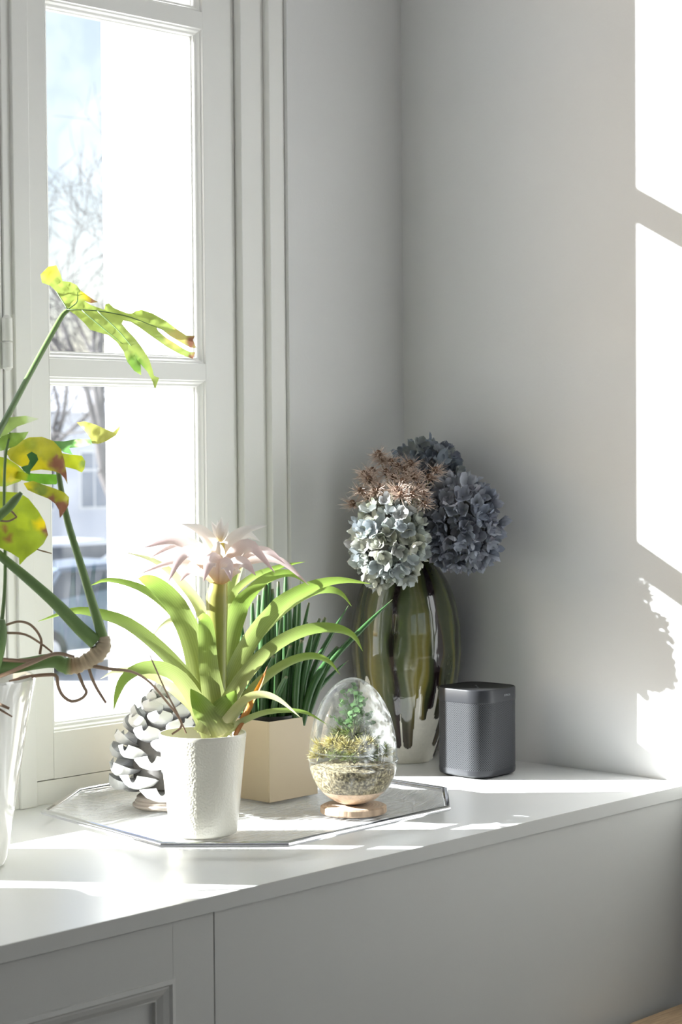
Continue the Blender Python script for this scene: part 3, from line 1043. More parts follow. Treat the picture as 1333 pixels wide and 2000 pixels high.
zs = [ZS * (1 - math.cos(PI / 2 * i / 16)) for i in range(17)]
lathe('bowl', [(max(0.0008, egg_r(z)), z) for z in zs], M_egg, eg, 72)
zs2 = [ZS + 0.001 + (EH - ZS - 0.001) * math.sin(PI / 2 * i / 24) for i in range(25)]
lathe('lid', [(max(0.0006, egg_r(z)), z) for z in zs2], M_egg, eg, 72)
lathe('bowl_rim', [(egg_r(ZS) - 0.0015, ZS - 0.0015), (egg_r(ZS) + 0.0012, ZS - 0.0012), (egg_r(ZS) + 0.0016, ZS + 0.0003), (egg_r(ZS) - 0.0018, ZS + 0.0003)], M_eggr, eg, 72)
lathe('lid_flange', [(egg_r(ZS) - 0.003, ZS + 0.014), (egg_r(ZS) - 0.0015, ZS + 0.015), (egg_r(ZS) - 0.003, ZS + 0.0165)], M_eggr, eg, 72)
lathe('sand', [(0.002, 0.0012)] + [(egg_r(z) - 0.0012, z) for z in (0.002, 0.006, 0.012, 0.018, 0.024)] + [(0.001, 0.026)], M_sand, eg, 56)
lathe('peat', [(0.001, 0.0245)] + [(egg_r(z) - 0.0012, z) for z in (0.0245, 0.032, 0.040, 0.048, 0.056, 0.062)] + [(0.045, 0.068), (0.001, 0.072)], M_peat, eg, 56)
M_moss = leafy('pale_moss', [(0.0, (0.16, 0.15, 0.03)), (0.5, (0.42, 0.36, 0.12)), (1.0, (0.75, 0.68, 0.40))], 0.3, 0.9)
M_moss2 = leafy('green_moss', [(0.0, (0.05, 0.08, 0.02)), (0.5, (0.14, 0.18, 0.05)), (1.0, (0.32, 0.36, 0.12))], 0.3, 0.9)


def tuft(name, c, r, mat, parent, n=260, spike=0.35, seed=0):
    """a cushion of short blades, one mesh"""
    rg = random.Random(seed)
    vs_, fs, uv = [], [], []
    for i in range(n):
        z = rg.uniform(-0.15, 1)
        a = rg.uniform(0, 2 * PI)
        q = math.sqrt(max(0, 1 - z * z))
        nrm = Vector((q * math.cos(a), q * math.sin(a), z))
        p0 = Vector(c) + nrm * r * 0.45
        p1 = Vector(c) + (nrm + Vector((rg.gauss(0, .25), rg.gauss(0, .25), rg.gauss(0.1, .2)))) * r * rg.uniform(0.75, 1 + spike)
        s = nrm.orthogonal().normalized() * r * 0.07
        k = len(vs_)
        mid = (p0 + p1) / 2 + Vector((rg.gauss(0, .06), rg.gauss(0, .06), 0)) * r
        vs_ += [p0 - s, p0 + s, mid + s * 0.9, p1, mid - s * 0.9]
        uv += [(0, 0), (1, 0), (1, .5), (.5, 1), (0, .5)]
        fs += [(k, k + 1, k + 2, k + 4), (k + 4, k + 2, k + 3)]
    o = mesh(name, vs_, fs, mat, parent, True, 0, uv=uv)
    o['kind'] = 'stuff'
    return o


def eoff(px, py, dd):
    p = W(px, py, depth(eg.location) + dd)
    return p - eg.location
for i, (px, py, dd, r, mm) in enumerate(((655, 1455, -.02, .017, 0), (632, 1462, .0, .017, 0), (676, 1462, -.04, .015, 0), (713, 1460, -.04, .017, 0), (697, 1470, -.05, .014, 0),
                                         (740, 1466, -.015, .016, 1), (645, 1470, .03, .015, 0), (690, 1440, -.005, .018, 1), (720, 1440, .01, .017, 1), (668, 1436, .01, .016, 1),
                                         (750, 1474, .01, .013, 0), (700, 1425, .01, .013, 1), (620, 1478, -.005, .012, 0), (685, 1482, -.055, .012, 1), (725, 1482, -.05, .012, 1), (655, 1480, -.045, .012, 1))):
    tuft('moss_clump', eoff(px, py, dd), r, (M_moss, M_moss2)[mm], eg, 240, 0.3, i)
M_fern = leafy('fern_leaf', [(0.0, (0.06, 0.13, 0.05)), (1.0, (0.15, 0.28, 0.10))], 0.4, 0.45)
fern = empty('fern')
fern.parent = eg
rf = random.Random(5)
for i, (tx, ty, dd) in enumerate(((688, 1338, 0), (665, 1372, -.01), (712, 1368, .01), (650, 1400, .01), (725, 1395, -.01), (676, 1352, .015), (700, 1356, -.015), (690, 1385, -.03), (735, 1412, .02))):
    b0, t0 = eoff(690 + rf.uniform(-12, 12), 1440, 0), eoff(tx, ty, dd)
    mid = (b0 + t0) / 2 + Vector((rf.gauss(0, .004), rf.gauss(0, .004), .004))
    tube('stem', [b0, mid, t0], [.0010, .0008, .0005], M_fern, fern, 6, 10)
    pth = spline([b0, mid, t0], 12)
    for j in range(4, 12):
        p = Vector(pth[j])
        for s in (-1, 1):
            a = rf.uniform(0, 2 * PI)
            dr = Vector((math.cos(a), math.sin(a), rf.uniform(-.2, .5))).normalized()
            ln = rf.uniform(.008, .013)
            sd = dr.orthogonal().normalized() * ln * 0.45
            vs_ = [p, p + dr * ln * .45 + sd, p + dr * ln * .9 + sd * .5, p + dr * ln, p + dr * ln * .9 - sd * .5, p + dr * ln * .45 - sd]
            mesh('leaflet', vs_, [(0, 1, 2, 3), (0, 3, 4, 5)], M_fern, fern, False, uv=[(.5, 0), (0, .5), (.2, .9), (.5, 1), (.8, .9), (1, .5)])

# ------------------------------------------------------------------ vase with running glaze
def vase_mat():
    m, t, b = new_mat('running_glaze')
    at = N(t, 'ShaderNodeVertexColor', layer_name='Col')
    tc = N(t, 'ShaderNodeTexCoord')
    nz = N(t, 'ShaderNodeTexNoise')
    nz.inputs['Scale'].default_value = 150
    t.links.new(tc.outputs['Object'], nz.inputs['Vector'])
    mr = N(t, 'ShaderNodeMapRange')
    mr.inputs[3].default_value, mr.inputs[4].default_value = 0.9, 1.1
    t.links.new(nz.outputs['Fac'], mr.inputs[0])
    mx = N(t, 'ShaderNodeMixRGB', blend_type='MULTIPLY', i_0=1.0)
    t.links.new(at.outputs['Color'], mx.inputs[1])
    t.links.new(mr.outputs[0], mx.inputs[2])
    t.links.new(mx.outputs[0], b.inputs['Base Color'])
    b.inputs['Roughness'].default_value = 0.07
    b.inputs['IOR'].default_value = 1.52
    b.inputs['Coat Weight'].default_value = 0.35
    b.inputs['Coat Roughness'].default_value = 0.04
    return m
M_vase = vase_mat()
VB = on_z(795, 1485, 0.0)
VD = depth(VB)
vase = empty('glazed_vase', VB)
tag(vase, 'tall bulbous vase with olive glaze dripping over cream', 'vase')
VP = [(0.0, .045), (.003, .0495), (.03, .0585), (.077, .0765), (.13, .092), (.18, .1005), (.21, .1035), (.25, .1025), (.29, .0965), (.32, .088), (.342, .078), (.36, .067), (.375, .057), (.392, .053)]
CAMA = math.atan2(CAM[1] - VB.y, CAM[0] - VB.x)           # towards the camera
rv_ = random.Random(3)
drips = []                                                # angle off the camera-facing line, half width, lowest z
for px, py, w in ((773, 1389, 11), (797, 1453, 8), (779, 1452, 6), (826, 1396, 7), (838, 1374, 9), (852, 1396, 7), (847, 1452, 8), (853, 1478, 6), (758, 1400, 10), (742, 1375, 10), (812, 1352, 7)):
    z = (1485 - py) / 1035.0
    rr = float(np.interp(z, [q[0] for q in VP], [q[1] for q in VP])) * 1035
    sn = max(-0.97, min(0.97, (px - 795) / rr))
    drips.append((math.asin(sn), w / rr, z))
for k in range(26):
    a = rv_.uniform(1.25, 2 * PI - 1.35)
    drips.append((a, rv_.uniform(.09, .17), rv_.uniform(.02, .13)))
nA, nZ = 400, 240
_h = [rv_.random() for _ in range(512)]


def vn(u, k):                                            # periodic value noise round the vase
    u = (u % 1.0) * k
    i = int(math.floor(u))
    f = u - i
    f = f * f * (3 - 2 * f)
    return _h[(i % k + k * 7) % 512] * (1 - f) + _h[((i + 1) % k + k * 7) % 512] * f


def streak(a, z):
    u = a / (2 * PI) + 0.006 * math.sin(z * 26 + a * 4) + 0.004 * math.sin(z * 61 + a * 9)
    n1, n2, n3 = vn(u, 19), vn(u + .37, 47), vn(u + .11, 97)
    base = np.array((.018, .020, .007)) * (1 - n1) + np.array((.095, .120, .055)) * n1
    low = min(1, max(0, (.30 - z) / .16))                 # runs thin to amber towards their ends
    amber = max(0, n2 - .50) * 2.0 * (.25 + .75 * low)
    base = base * (1 - amber) + np.array((.26, .21, .04)) * amber
    pale = max(0, n3 * .6 + n2 * .4 - .66) * 3.0 * (.15 + .85 * low)
    base = base * (1 - min(1, pale)) + np.array((.40, .39, .29)) * min(1, pale)
    dark = max(0, vn(u + .71, 31) - .45) * 3.2
    return base * (1 - min(1, dark)) + np.array((.014, .008, .010)) * min(1, dark)


vv, cc = [], []
zz = [0.392 * (i / (nZ - 1)) for i in range(nZ)]
for z in zz:
    r0 = float(spline([(0,), (0,)], 2)[0][0]) if False else float(np.interp(z, [q[0] for q in VP], [q[1] for q in VP]))
    for k in range(nA):
        a = 2 * PI * k / nA
        rel_a = (a - CAMA + PI) % (2 * PI) - PI
        edge = 0.150 + 0.012 * math.sin(a * 9) + 0.008 * math.sin(a * 23 + 1)
        thick = 0.0
        cov = 1.0 if z > edge else 0.0
        for (da, hw, ze) in drips:
            dd = abs((rel_a - da + PI) % (2 * PI) - PI)
            hw2 = hw * (1 + max(0, (z - ze)) * 3.0)
            if dd < hw2:
                zl = ze + hw * 0.06 * (1 - math.sqrt(max(0, 1 - (dd / hw2) ** 2)))
                if z > zl:
                    cov = 1.0
                    thick = max(thick, 0.0022 * math.sqrt(max(0, 1 - (dd / hw2) ** 2)) * min(1, max(0.35, 1 - (z - ze) * 5)))
        sc = streak(a, z)
        if cov and z < 0.13:                             # thick dark ends of the runs
            f = min(1, (0.13 - z) / 0.07)
            sc = sc * (1 - .7 * f) + np.array((.06, .04, .04)) * .7 * f
        c = sc if cov else np.array((.80, .77, .68))
        if cov:
            thick = max(thick, 0.0008)
        r = r0 + thick
        vv.append((r * math.cos(a), r * math.sin(a), z))
        cc.append(c)
# soften the profile corners
V_ = np.array(vv).reshape(nZ, nA, 3)
for _ in range(10):
    V_[1:-1, :, :2] = 0.5 * V_[1:-1, :, :2] + 0.25 * (V_[:-2, :, :2] + V_[2:, :, :2])
ff = []
for i in range(nZ - 1):
    for k in range(nA):
        k2 = (k + 1) % nA
        ff.append((i * nA + k, i * nA + k2, (i + 1) * nA + k2, (i + 1) * nA + k))
ff.append(tuple(range(nA - 1, -1, -1)))
mesh('body', V_.reshape(-1, 3), ff, M_vase, vase, True, 60, colr=cc)
lathe('lip', [(0.0535, 0.388), (0.0555, 0.392), (0.054, 0.3955), (0.051, 0.3955), (0.049, 0.390), (0.0465, 0.30), (0.06, 0.25)], paint('glazed_lip', (.08, .08, .03), 0.12, 0.6, 0.2, 30), vase, 64)

# ------------------------------------------------------------------ hydrangeas and dried thistles
def petal_col(name, stops):
    m, t, b = new_mat(name)
    oi = N(t, 'ShaderNodeObjectInfo')
    r = ramp(t, stops, oi.outputs['Random'])
    uv = N(t, 'ShaderNodeTexCoord')
    sp = N(t, 'ShaderNodeSeparateXYZ')
    t.links.new(uv.outputs['UV'], sp.inputs[0])
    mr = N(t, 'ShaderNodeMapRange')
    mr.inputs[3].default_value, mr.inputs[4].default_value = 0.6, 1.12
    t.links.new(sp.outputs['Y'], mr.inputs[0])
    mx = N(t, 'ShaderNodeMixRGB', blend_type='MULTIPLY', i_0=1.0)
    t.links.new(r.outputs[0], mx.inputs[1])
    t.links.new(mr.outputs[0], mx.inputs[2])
    t.links.new(mx.outputs[0], b.inputs['Base Color'])
    b.inputs['Roughness'].default_value = 0.7
    tr = N(t, 'ShaderNodeBsdfTranslucent')
    t.links.new(mx.outputs[0], tr.inputs[0])
    mix = N(t, 'ShaderNodeMixShader', i_0=0.25)
    t.links.new(b.outputs[0], mix.inputs[1])
    t.links.new(tr.outputs[0], mix.inputs[2])
    t.links.new(mix.outputs[0], t.nodes['Material Output'].inputs[0])
    return m
M_pale = petal_col('pale_petals', [(0.0, (.44, .49, .49)), (.3, (.50, .52, .42)), (.55, (.38, .42, .46)), (.8, (.56, .56, .45)), (1.0, (.46, .46, .48))])
M_blue = petal_col('blue_grey_petals', [(0.0, (.26, .29, .36)), (.35, (.36, .385, .445)), (.6, (.20, .21, .26)), (.85, (.43, .45, .50)), (1.0, (.30, .285, .325))])
M_slate = petal_col('slate_petals', [(0.0, (.20, .24, .29)), (.35, (.28, .32, .36)), (.6, (.16, .17, .22)), (.85, (.33, .36, .38)), (1.0, (.25, .27, .25))])
M_stem = paint('dry_stem', (.20, .18, .08), 0.8, 0.2, 0.2, 30)


def floret_mesh(seed):
    rg = random.Random(seed)
    vs_, fs, uv = [], [], []
    for k in range(4):
        a = k * PI / 2 + rg.uniform(-.18, .18)
        L, Wd = rg.uniform(.0145, .0195), rg.uniform(.0075, .0105)
        cup, tw = rg.uniform(-.5, .9), rg.uniform(-.7, .7)
        nv, nu = 5, 4
        o = len(vs_)
        for i in range(nv + 1):
            v = i / nv
            hw = Wd * (math.sin(PI * min(1, v * 0.80 + 0.07)) ** 0.85) * (1.0 if v < .8 else max(.10, 1 - ((v - .8) / .22) ** 1.5))
            for j in range(nu + 1):
                s = -1 + 2 * j / nu
                x = L * v
                y = hw * s
                z = L * (0.35 * v + cup * v * v * .55 + 0.45 * s * s * v) + tw * y * v + 0.0012 * math.sin(8 * v + 5 * s + k + seed)
                ca, sa = math.cos(a), math.sin(a)
                vs_.append((x * ca - y * sa, x * sa + y * ca, z))
                uv.append((j / nu, v))
        for i in range(nv):
            for j in range(nu):
                q = o + i * (nu + 1) + j
                fs.append((q, q + 1, q + nu + 2, q + nu + 1))
    me = bpy.data.meshes.new('floret')
    me.from_pydata(vs_, [], fs)
    lay = me.uv_layers.new(name='UVMap')
    idx = np.empty(len(me.loops), dtype=np.int32)
    me.loops.foreach_get('vertex_index', idx)
    lay.data.foreach_set('uv', np.asarray(uv, dtype=np.float32)[idx].ravel())
    me.polygons.foreach_set('use_smooth', [True] * len(me.polygons))
    return me


def hydrangea(px, py, d, rx, ry, mat, label, n, seed, smin=-.75):
    c = W(px, py, d)
    root = empty('hydrangea', c)
    tag(root, label, 'flower', 'hydrangea heads in the vase')
    sx, sy = rx * d / FPX, ry * d / FPX
    rg = random.Random(seed)
    mes = [floret_mesh(seed * 10 + i) for i in range(7)]
    for m_ in mes:
        m_.materials.append(mat)
    ga = PI * (3 - math.sqrt(5))
    for i in range(n):
        z = 1 - (1 - smin) * (i + .5) / n
        q = math.sqrt(1 - z * z)
        a = ga * i + rg.uniform(-.15, .15)
        nr = Vector((q * math.cos(a), q * math.sin(a), z))
        rr = rg.uniform(.68, .98)
        p = Vector((nr.x * sx * rr, nr.y * sx * rr, nr.z * sy * rr))
        p.x = min(p.x, XR - 0.012 - c.x)
        o = bpy.data.objects.new('floret', mes[i % 7])
        col.objects.link(o)
        o.parent = root
        nn = (nr + Vector((rg.gauss(0, .45), rg.gauss(0, .45), rg.gauss(0, .45)))).normalized()
        o.matrix_local = Matrix.Translation(p) @ nn.to_track_quat('Z', 'Y').to_matrix().to_4x4() @ Matrix.Rotation(rg.uniform(0, 6.28), 4, 'Z') @ Matrix.Scale(rg.uniform(.72, 1.1), 4)
    top = VB + Vector((0, 0, .37))
    base = VB + Vector((rg.uniform(-.02, .02), rg.uniform(-.02, .02), .12))
    tube('stem', rel(c, [base, top + Vector((rg.uniform(-.02, .02), rg.uniform(-.02, .02), 0)), (top * .3 + c * .7) + Vector((0, 0, .02)), c]), [.004, .004, .003, .003], M_stem, root, 8, 18)
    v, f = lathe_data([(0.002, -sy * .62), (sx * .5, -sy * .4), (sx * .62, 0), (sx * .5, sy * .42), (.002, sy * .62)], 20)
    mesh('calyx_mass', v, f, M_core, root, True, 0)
    return root


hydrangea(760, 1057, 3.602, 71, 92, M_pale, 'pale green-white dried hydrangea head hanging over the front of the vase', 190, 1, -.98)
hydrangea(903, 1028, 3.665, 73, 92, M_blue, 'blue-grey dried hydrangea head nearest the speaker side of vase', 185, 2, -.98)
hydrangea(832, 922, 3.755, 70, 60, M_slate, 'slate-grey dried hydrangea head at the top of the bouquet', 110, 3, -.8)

M_thi = leafy('thistle_bract', [(0.0, (.20, .13, .09)), (.5, (.60, .47, .39)), (1.0, (.80, .69, .60))], 0.25, 0.7)
M_thh = paint('thistle_heart', (.16, .10, .07), 0.9, 0.1, 0.4, 200)
TH = [(740, 889, .05), (750, 900, .06), (713, 928, .03), (729, 922, .05), (706, 961, .0), (745, 953, .0), (728, 945, .02), (778, 914, .04), (770, 934, .02), (787, 942, .0), (776, 958, -.02), (797, 930, .03),
      (817, 953, -.01), (824, 966, -.01), (828, 985, -.02), (850, 921, .04), (802, 908, .05), (806, 968, -.03), (690, 985, .02), (838, 935, .03), (760, 968, -.01), (722, 938, .01), (735, 962, -.01), (755, 925, .03), (765, 905, .05), (792, 920, .035), (810, 935, .01), (783, 968, -.03), (720, 972, .0)]
for i, (px, py, dd) in enumerate(TH):
    c = W(px, py, 3.60 + dd)
    root = empty('dried_thistle', c)
    nth = sorted(q_[0] for q_ in TH).index(px)
    ordn = ('first', 'second', 'third', 'fourth', 'fifth', 'sixth', 'seventh', 'eighth', 'ninth', 'tenth', 'eleventh', 'twelfth', 'thirteenth', 'fourteenth', 'fifteenth',
            'sixteenth', 'seventeenth', 'eighteenth', 'nineteenth', 'twentieth', 'twenty-first', 'twenty-second', 'twenty-third', 'twenty-fourth', 'twenty-fifth', 'twenty-sixth',
            'twenty-seventh', 'twenty-eighth', 'twenty-ninth')[nth]
    tag(root, 'small dried brown thistle head, %s of the thistles counted from the window side' % ordn, 'dried flower', 'dried thistles in the vase')
    rg = random.Random(100 + i)
    ax = (Vector((c.x - VB.x, c.y - VB.y, c.z - VB.z - .38)).normalized() + Vector((-.3, -.3, .5))).normalized()
    Q = ax.to_track_quat('Z', 'Y').to_matrix()
    v, f = lathe_data([(.0008, -.004), (.0055, -.001), (.0062, .004), (.004, .009), (.0006, .012)], 12)
    mesh('heart', [Q @ Vector(p) for p in v], f, M_thh, root, True, 0)
    vs_, fs, uv = [], [], []
    for k in range(90):
        a, e = rg.uniform(0, 2 * PI), rg.uniform(-.25, 1.15)
        dr = Q @ Vector((math.cos(a) * math.cos(e), math.sin(a) * math.cos(e), math.sin(e)))
        ln = rg.uniform(.016, .032)
        sd = dr.orthogonal().normalized() * .0007
        p0 = dr * .003
        p1 = dr * ln * .6 + Vector((rg.gauss(0, .0012), rg.gauss(0, .0012), rg.gauss(.001, .001)))
        p2 = dr * ln + Vector((rg.gauss(0, .003), rg.gauss(0, .003), rg.gauss(.001, .003)))
        o_ = len(vs_)
        vs_ += [p0 - sd, p0 + sd, p1 + sd * .8, p2, p1 - sd * .8]
        uv += [(0, 0), (1, 0), (1, .6), (.5, 1), (0, .6)]
        fs += [(o_, o_ + 1, o_ + 2, o_ + 4), (o_ + 4, o_ + 2, o_ + 3)]
    mesh('bracts', vs_, fs, M_thi, root, False, uv=uv)
    end = VB + Vector((rg.uniform(-.02, .02), rg.uniform(-.02, .02), .385))
    tube('stem', rel(c, [end, end * .45 + c * .55 + Vector((0, 0, .015)), c]), [.0016, .0014, .0011], M_stem, root, 6, 10)

# ------------------------------------------------------------------ loudspeaker
def grille_mat():
    m, t, b = new_mat('perforated_grille')
    uv = N(t, 'ShaderNodeTexCoord')
    mp = N(t, 'ShaderNodeMapping')
    mp.inputs['Rotation'].default_value = (0, 0, math.radians(45))
    t.links.new(uv.outputs['UV'], mp.inputs[0])
    vo = N(t, 'ShaderNodeTexVoronoi', voronoi_dimensions='2D')
    vo.inputs['Randomness'].default_value = 0.0
    vo.inputs['Scale'].default_value = 340
    t.links.new(mp.outputs[0], vo.inputs['Vector'])
    r = ramp(t, [(0.28, (.008, .008, .009)), (0.40, (.060, .062, .067))], vo.outputs['Distance'])
    t.links.new(r.outputs[0], b.inputs['Base Color'])
    b.inputs['Roughness'].default_value = 0.5
    b.inputs['Specular IOR Level'].default_value = 0.15
    b.inputs['Metallic'].default_value = 0.0
    return m
M_grille = grille_mat()
M_band = paint('satin_black', (.032, .033, .037), 0.36, 0.25, 0.05, 30)
M_top = paint('matt_black', (.012, .012, .012), 0.55, 0.3, 0.1, 60)
M_mark = paint('grey_print', (.22, .23, .24), 0.5, 0.3, 0.02, 9)
KB = on_z(933, 1511, 0.0)
KB.x = min(KB.x, XR - 0.075)
spk = empty('loudspeaker', KB)
tag(spk, 'compact black loudspeaker with perforated grille beside the vase', 'speaker')


def rsq(half, rad, n=14):
    out = []
    for cx, cy, a0 in ((1, 1, 0), (-1, 1, 90), (-1, -1, 180), (1, -1, 270)):
        for i in range(n + 1):
            a = math.radians(a0 + 90 * i / n)
            out.append((cx * (half - rad) + rad * math.cos(a), cy * (half - rad) + rad * math.sin(a)))
    return out


def rsq_skin(name, prof, mat, top=False, bot=False):
    vs_, fs, uv = [], [], []
    n = None
    for half, z in prof:
        ring = rsq(half, max(.004, .036 - (.06 - half)))
        n = len(ring)
        L = 0.0
        for i, (x, y) in enumerate(ring):
            if i:
                L += math.hypot(x - ring[i - 1][0], y - ring[i - 1][1])
            vs_.append((x, y, z))
            uv.append((L, z))
    for i in range(len(prof) - 1):
        for k in range(n):
            k2 = (k + 1) % n
            fs.append((i * n + k, i * n + k2, (i + 1) * n + k2, (i + 1) * n + k))
    if top:
        fs.append(tuple((len(prof) - 1) * n + k for k in range(n)))
    if bot:
        fs.append(tuple(range(n - 1, -1, -1)))
    return mesh(name, vs_, fs, mat, spk, True, 35, uv=uv)


rsq_skin('foot', [(.048, 0.0), (.052, .002), (.055, .0035)], M_top, bot=True)
rsq_skin('base_ring', [(.055, .0035), (.0585, .0055), (.0595, .0095), (.0597, .0155)], M_band)
rsq_skin('grille', [(.0597, .0155), (.0592, .0162), (.0592, .1355), (.0597, .1362)], M_grille)
rsq_skin('top_band', [(.0597, .1362), (.0600, .138), (.0600, .1575), (.0595, .1592), (.0580, .1600)], M_band)
rsq_skin('top_plate', [(.0580, .1600), (.0570, .1597), (.050, .1590)], M_top, top=True)
for dx in (-.016, 0, .016):
    lathe('touch_dot', [(.0004, .1594), (.0016, .1594), (.0018, .1590)], M_mark, spk, 12).location = (dx * .7, dx * .7, 0)
cu = bpy.data.curves.new('maker_mark', 'FONT')
cu.body = 'SONOS'
cu.size = .0052
cu.extrude = .0001
cu.align_x = 'CENTER'
tmp = bpy.data.objects.new('maker_mark', cu)
col.objects.link(tmp)
bpy.context.view_layer.update()
me = bpy.data.meshes.new_from_object(tmp.evaluated_get(bpy.context.evaluated_depsgraph_get()))
bpy.data.objects.remove(tmp)
lg = link('maker_mark', me, M_mark, spk)
lg.matrix_local = Matrix.Translation((.012, -.0602, .1455)) @ Matrix.Rotation(PI / 2, 4, 'X')

# ------------------------------------------------------------------ big white pot with the climbing split-leaf plant
M_gloss = paint('white_gloss_glaze', (.80, .785, .73), 0.1, 0.6, 0.01, 5, coat=0.6)
BPB = on_z(-106, 1692, 0.0)
BPD = depth(BPB)
bp_ = empty('tall_pot', BPB)
tag(bp_, 'tall glossy white pot at the near end of the worktop', 'pot')
lathe('body', [(.001, .0005), (.076, .0005), (.084, .004), (.088, .013), (.099, .08), (.112, .16), (.124, .235), (.130, .264), (.1305, .269), (.128, .2725), (.1245, .2715), (.123, .265), (.115, .21), (.112, .19)], M_gloss, bp_, 96)
lathe('soil', [(.001, .246), (.06, .244), (.119, .240)], M_soil, bp_, 48)

mon = empty('split_leaf_plant', BPB + Vector((0, 0, .245)))
tag(mon, 'climbing split-leaf houseplant with yellowing leaves and brown tips', 'plant')
M_mleaf = col_leaf('split_leaf', 0.5, 0.35)
M_pet = leafy('petiole', [(0.0, (.17, .25, .11)), (.5, (.17, .28, .10)), (1.0, (.20, .32, .10))], 0.1, 0.4)
M_root = leafy('aerial_root', [(0.0, (.30, .21, .14)), (.5, (.36, .25, .17)), (1.0, (.28, .17, .11))], 0.05, 0.7)
M_rhiz = leafy('rhizome', [(0.0, (.46, .38, .26)), (.30, (.46, .36, .23)), (.40, (.40, .28, .15)), (.46, (.15, .25, .07)), (.8, (.14, .24, .07)), (1.0, (.10, .16, .06))], 0.0, 0.6)
BROWN, YEL, LIME, GRN = np.array((.24, .105, .06)), np.array((.66, .56, .02)), np.array((.36, .44, .04)), np.array((.16, .30, .04))


def blade(name, outline, d0, gx, gy, curve, base, spots, n_in=11, parent=None, ridge=None):
    """a leaf blade: outline in pixels, set at depth d0 and leaning by gx, gy per 100 px, bent by curve"""
    P = np.array(outline, dtype=float)
    c = P.mean(0)
    x0, y0, x1, y1 = P[:, 0].min(), P[:, 1].min(), P[:, 0].max(), P[:, 1].max()
    # denser rim
    rim = []
    for i in range(len(P)):
        a, b = P[i], P[(i + 1) % len(P)]
        m = max(1, int(np.linalg.norm(b - a) / 9))
        for k in range(m):
            rim.append(a + (b - a) * k / m)
    pts = [Vector(p) for p in rim]
    step = max(5.0, max(x1 - x0, y1 - y0) / n_in / 1.6)

    def inside(x, y):
        r = False
        for i in range(len(P)):
            (xa, ya), (xb, yb) = P[i], P[i - 1]
            if (ya > y) != (yb > y) and x < (xb - xa) * (y - ya) / (yb - ya) + xa:
                r = not r
        return r
    y = y0 + step / 2
    rg = random.Random(len(outline))
    while y < y1:
        x = x0 + step / 2
        while x < x1:
            q = (x + rg.uniform(-.2, .2) * step, y + rg.uniform(-.2, .2) * step)
            if inside(*q) and min(np.hypot(r_[0] - q[0], r_[1] - q[1]) for r_ in rim) > step * .45:
                pts.append(Vector(q))
            x += step
        y += step
    nr = len(rim)
    v2, _, f2, *_ = delaunay_2d_cdt(pts, [], [list(range(nr))], 1, 1e-4)
    vs_, cs = [], []
    S = max(x1 - x0, y1 - y0) / 2
    for p in v2:
        u, w = (p.x - c[0]) / 100, (p.y - c[1]) / 100
        d = d0 + gx * u + gy * w + curve * (((p.x - c[0]) / S) ** 2 + ((p.y - c[1]) / S) ** 2) + .0025 * math.sin(p.x * .22) * math.cos(p.y * .19)
        if ridge is not None:                       # fold along the midrib
            (ax, ay), (bx, by), amt = ridge
            L = math.hypot(bx - ax, by - ay)
            sd = ((p.x - ax) * (by - ay) - (p.y - ay) * (bx - ax)) / L
            d += amt * abs(sd) / 100
        vs_.append(np.array(W(p.x, p.y, d)) - np.array(mon.location))
        cl = np.array(base, dtype=float)
        n_ = .5 + .5 * math.sin(p.x * .09 + p.y * .05) * math.cos(p.y * .11 - p.x * .03)
        cl = cl * (.85 + .3 * n_)
        for (sx, sy, sr, sc) in spots:
            q = math.hypot(p.x - sx, p.y - sy) / sr
            q += .18 * math.sin(p.x * .5) * math.cos(p.y * .6)
            f = min(1, max(0, (1.1 - q) / .3))
            cl = cl * (1 - f) + np.array(sc) * f
        cs.append(cl)
    return mesh(name, vs_, [tuple(f) for f in f2], M_mleaf, parent or mon, True, 0, colr=cs)


OUT_A = [(132, 605), (127, 597), (114, 573), (98, 558), (82, 552), (79, 536), (94, 521), (110, 518), (118, 535), (122, 549), (138, 551), (150, 557), (156, 566), (168, 575), (182, 585), (192, 590),
         (178, 592), (165, 588), (178, 596), (190, 600), (203, 605), (206, 594), (213, 592), (222, 601), (236, 607), (250, 612), (258, 612), (266, 607), (277, 605), (298, 612), (325, 627), (346, 643),
         (364, 655), (381, 656), (377, 664), (384, 680), (372, 679), (352, 668), (332, 656), (318, 645), (306, 639), (309, 646), (324, 659), (343, 671), (360, 682), (371, 687), (382, 688), (377, 701),
         (352, 692), (325, 677), (298, 658), (273, 640), (256, 629), (241, 626), (238, 632), (246, 642), (265, 662), (281, 684), (292, 703), (298, 722), (301, 734), (311, 738), (303, 761), (298, 745), (288, 726),
         (270, 706), (256, 680), (240, 660), (222, 648), (211, 643), (218, 655), (232, 670), (248, 682), (262, 694), (275, 712), (276, 733), (262, 724), (249, 707), (241, 686), (228, 668), (212, 655), (196, 650),
         (176, 644), (164, 630), (148, 615)]
leafA = blade('leaf', OUT_A, 3.08, .01, -.05, -.015, (.33, .42, .09), [(375, 668, 14, BROWN), (378, 696, 10, BROWN), (168, 577, 9, (.6, .5, .03)), (183, 587, 9, BROWN), (98, 530, 18, (.44, .42, .06)), (345, 660, 22, (.48, .42, .12)), (262, 712, 20, GRN)],
              22, None, ((132, 605), (290, 622), -.05))
for q in ([(132, 605), (180, 606), (222, 612), (262, 622), (320, 645)], [(132, 605), (150, 590), (152, 570)], [(160, 606), (200, 640), (240, 672)], [(190, 607), (235, 650), (275, 700)], [(132, 604), (112, 572), (95, 545)]):
    pts = [W(x, y, 3.08 + .01 * (x - 228) / 100 - .05 * (y - 640) / 100 - .03) for x, y in q]
    v, f, uv = tube_data(rel(mon.location, pts), [.0009] * (len(pts) - 1) + [.0004], 6, 12)
    mesh('vein', v, f, M_pet, leafA, True, 0, uv=uv)
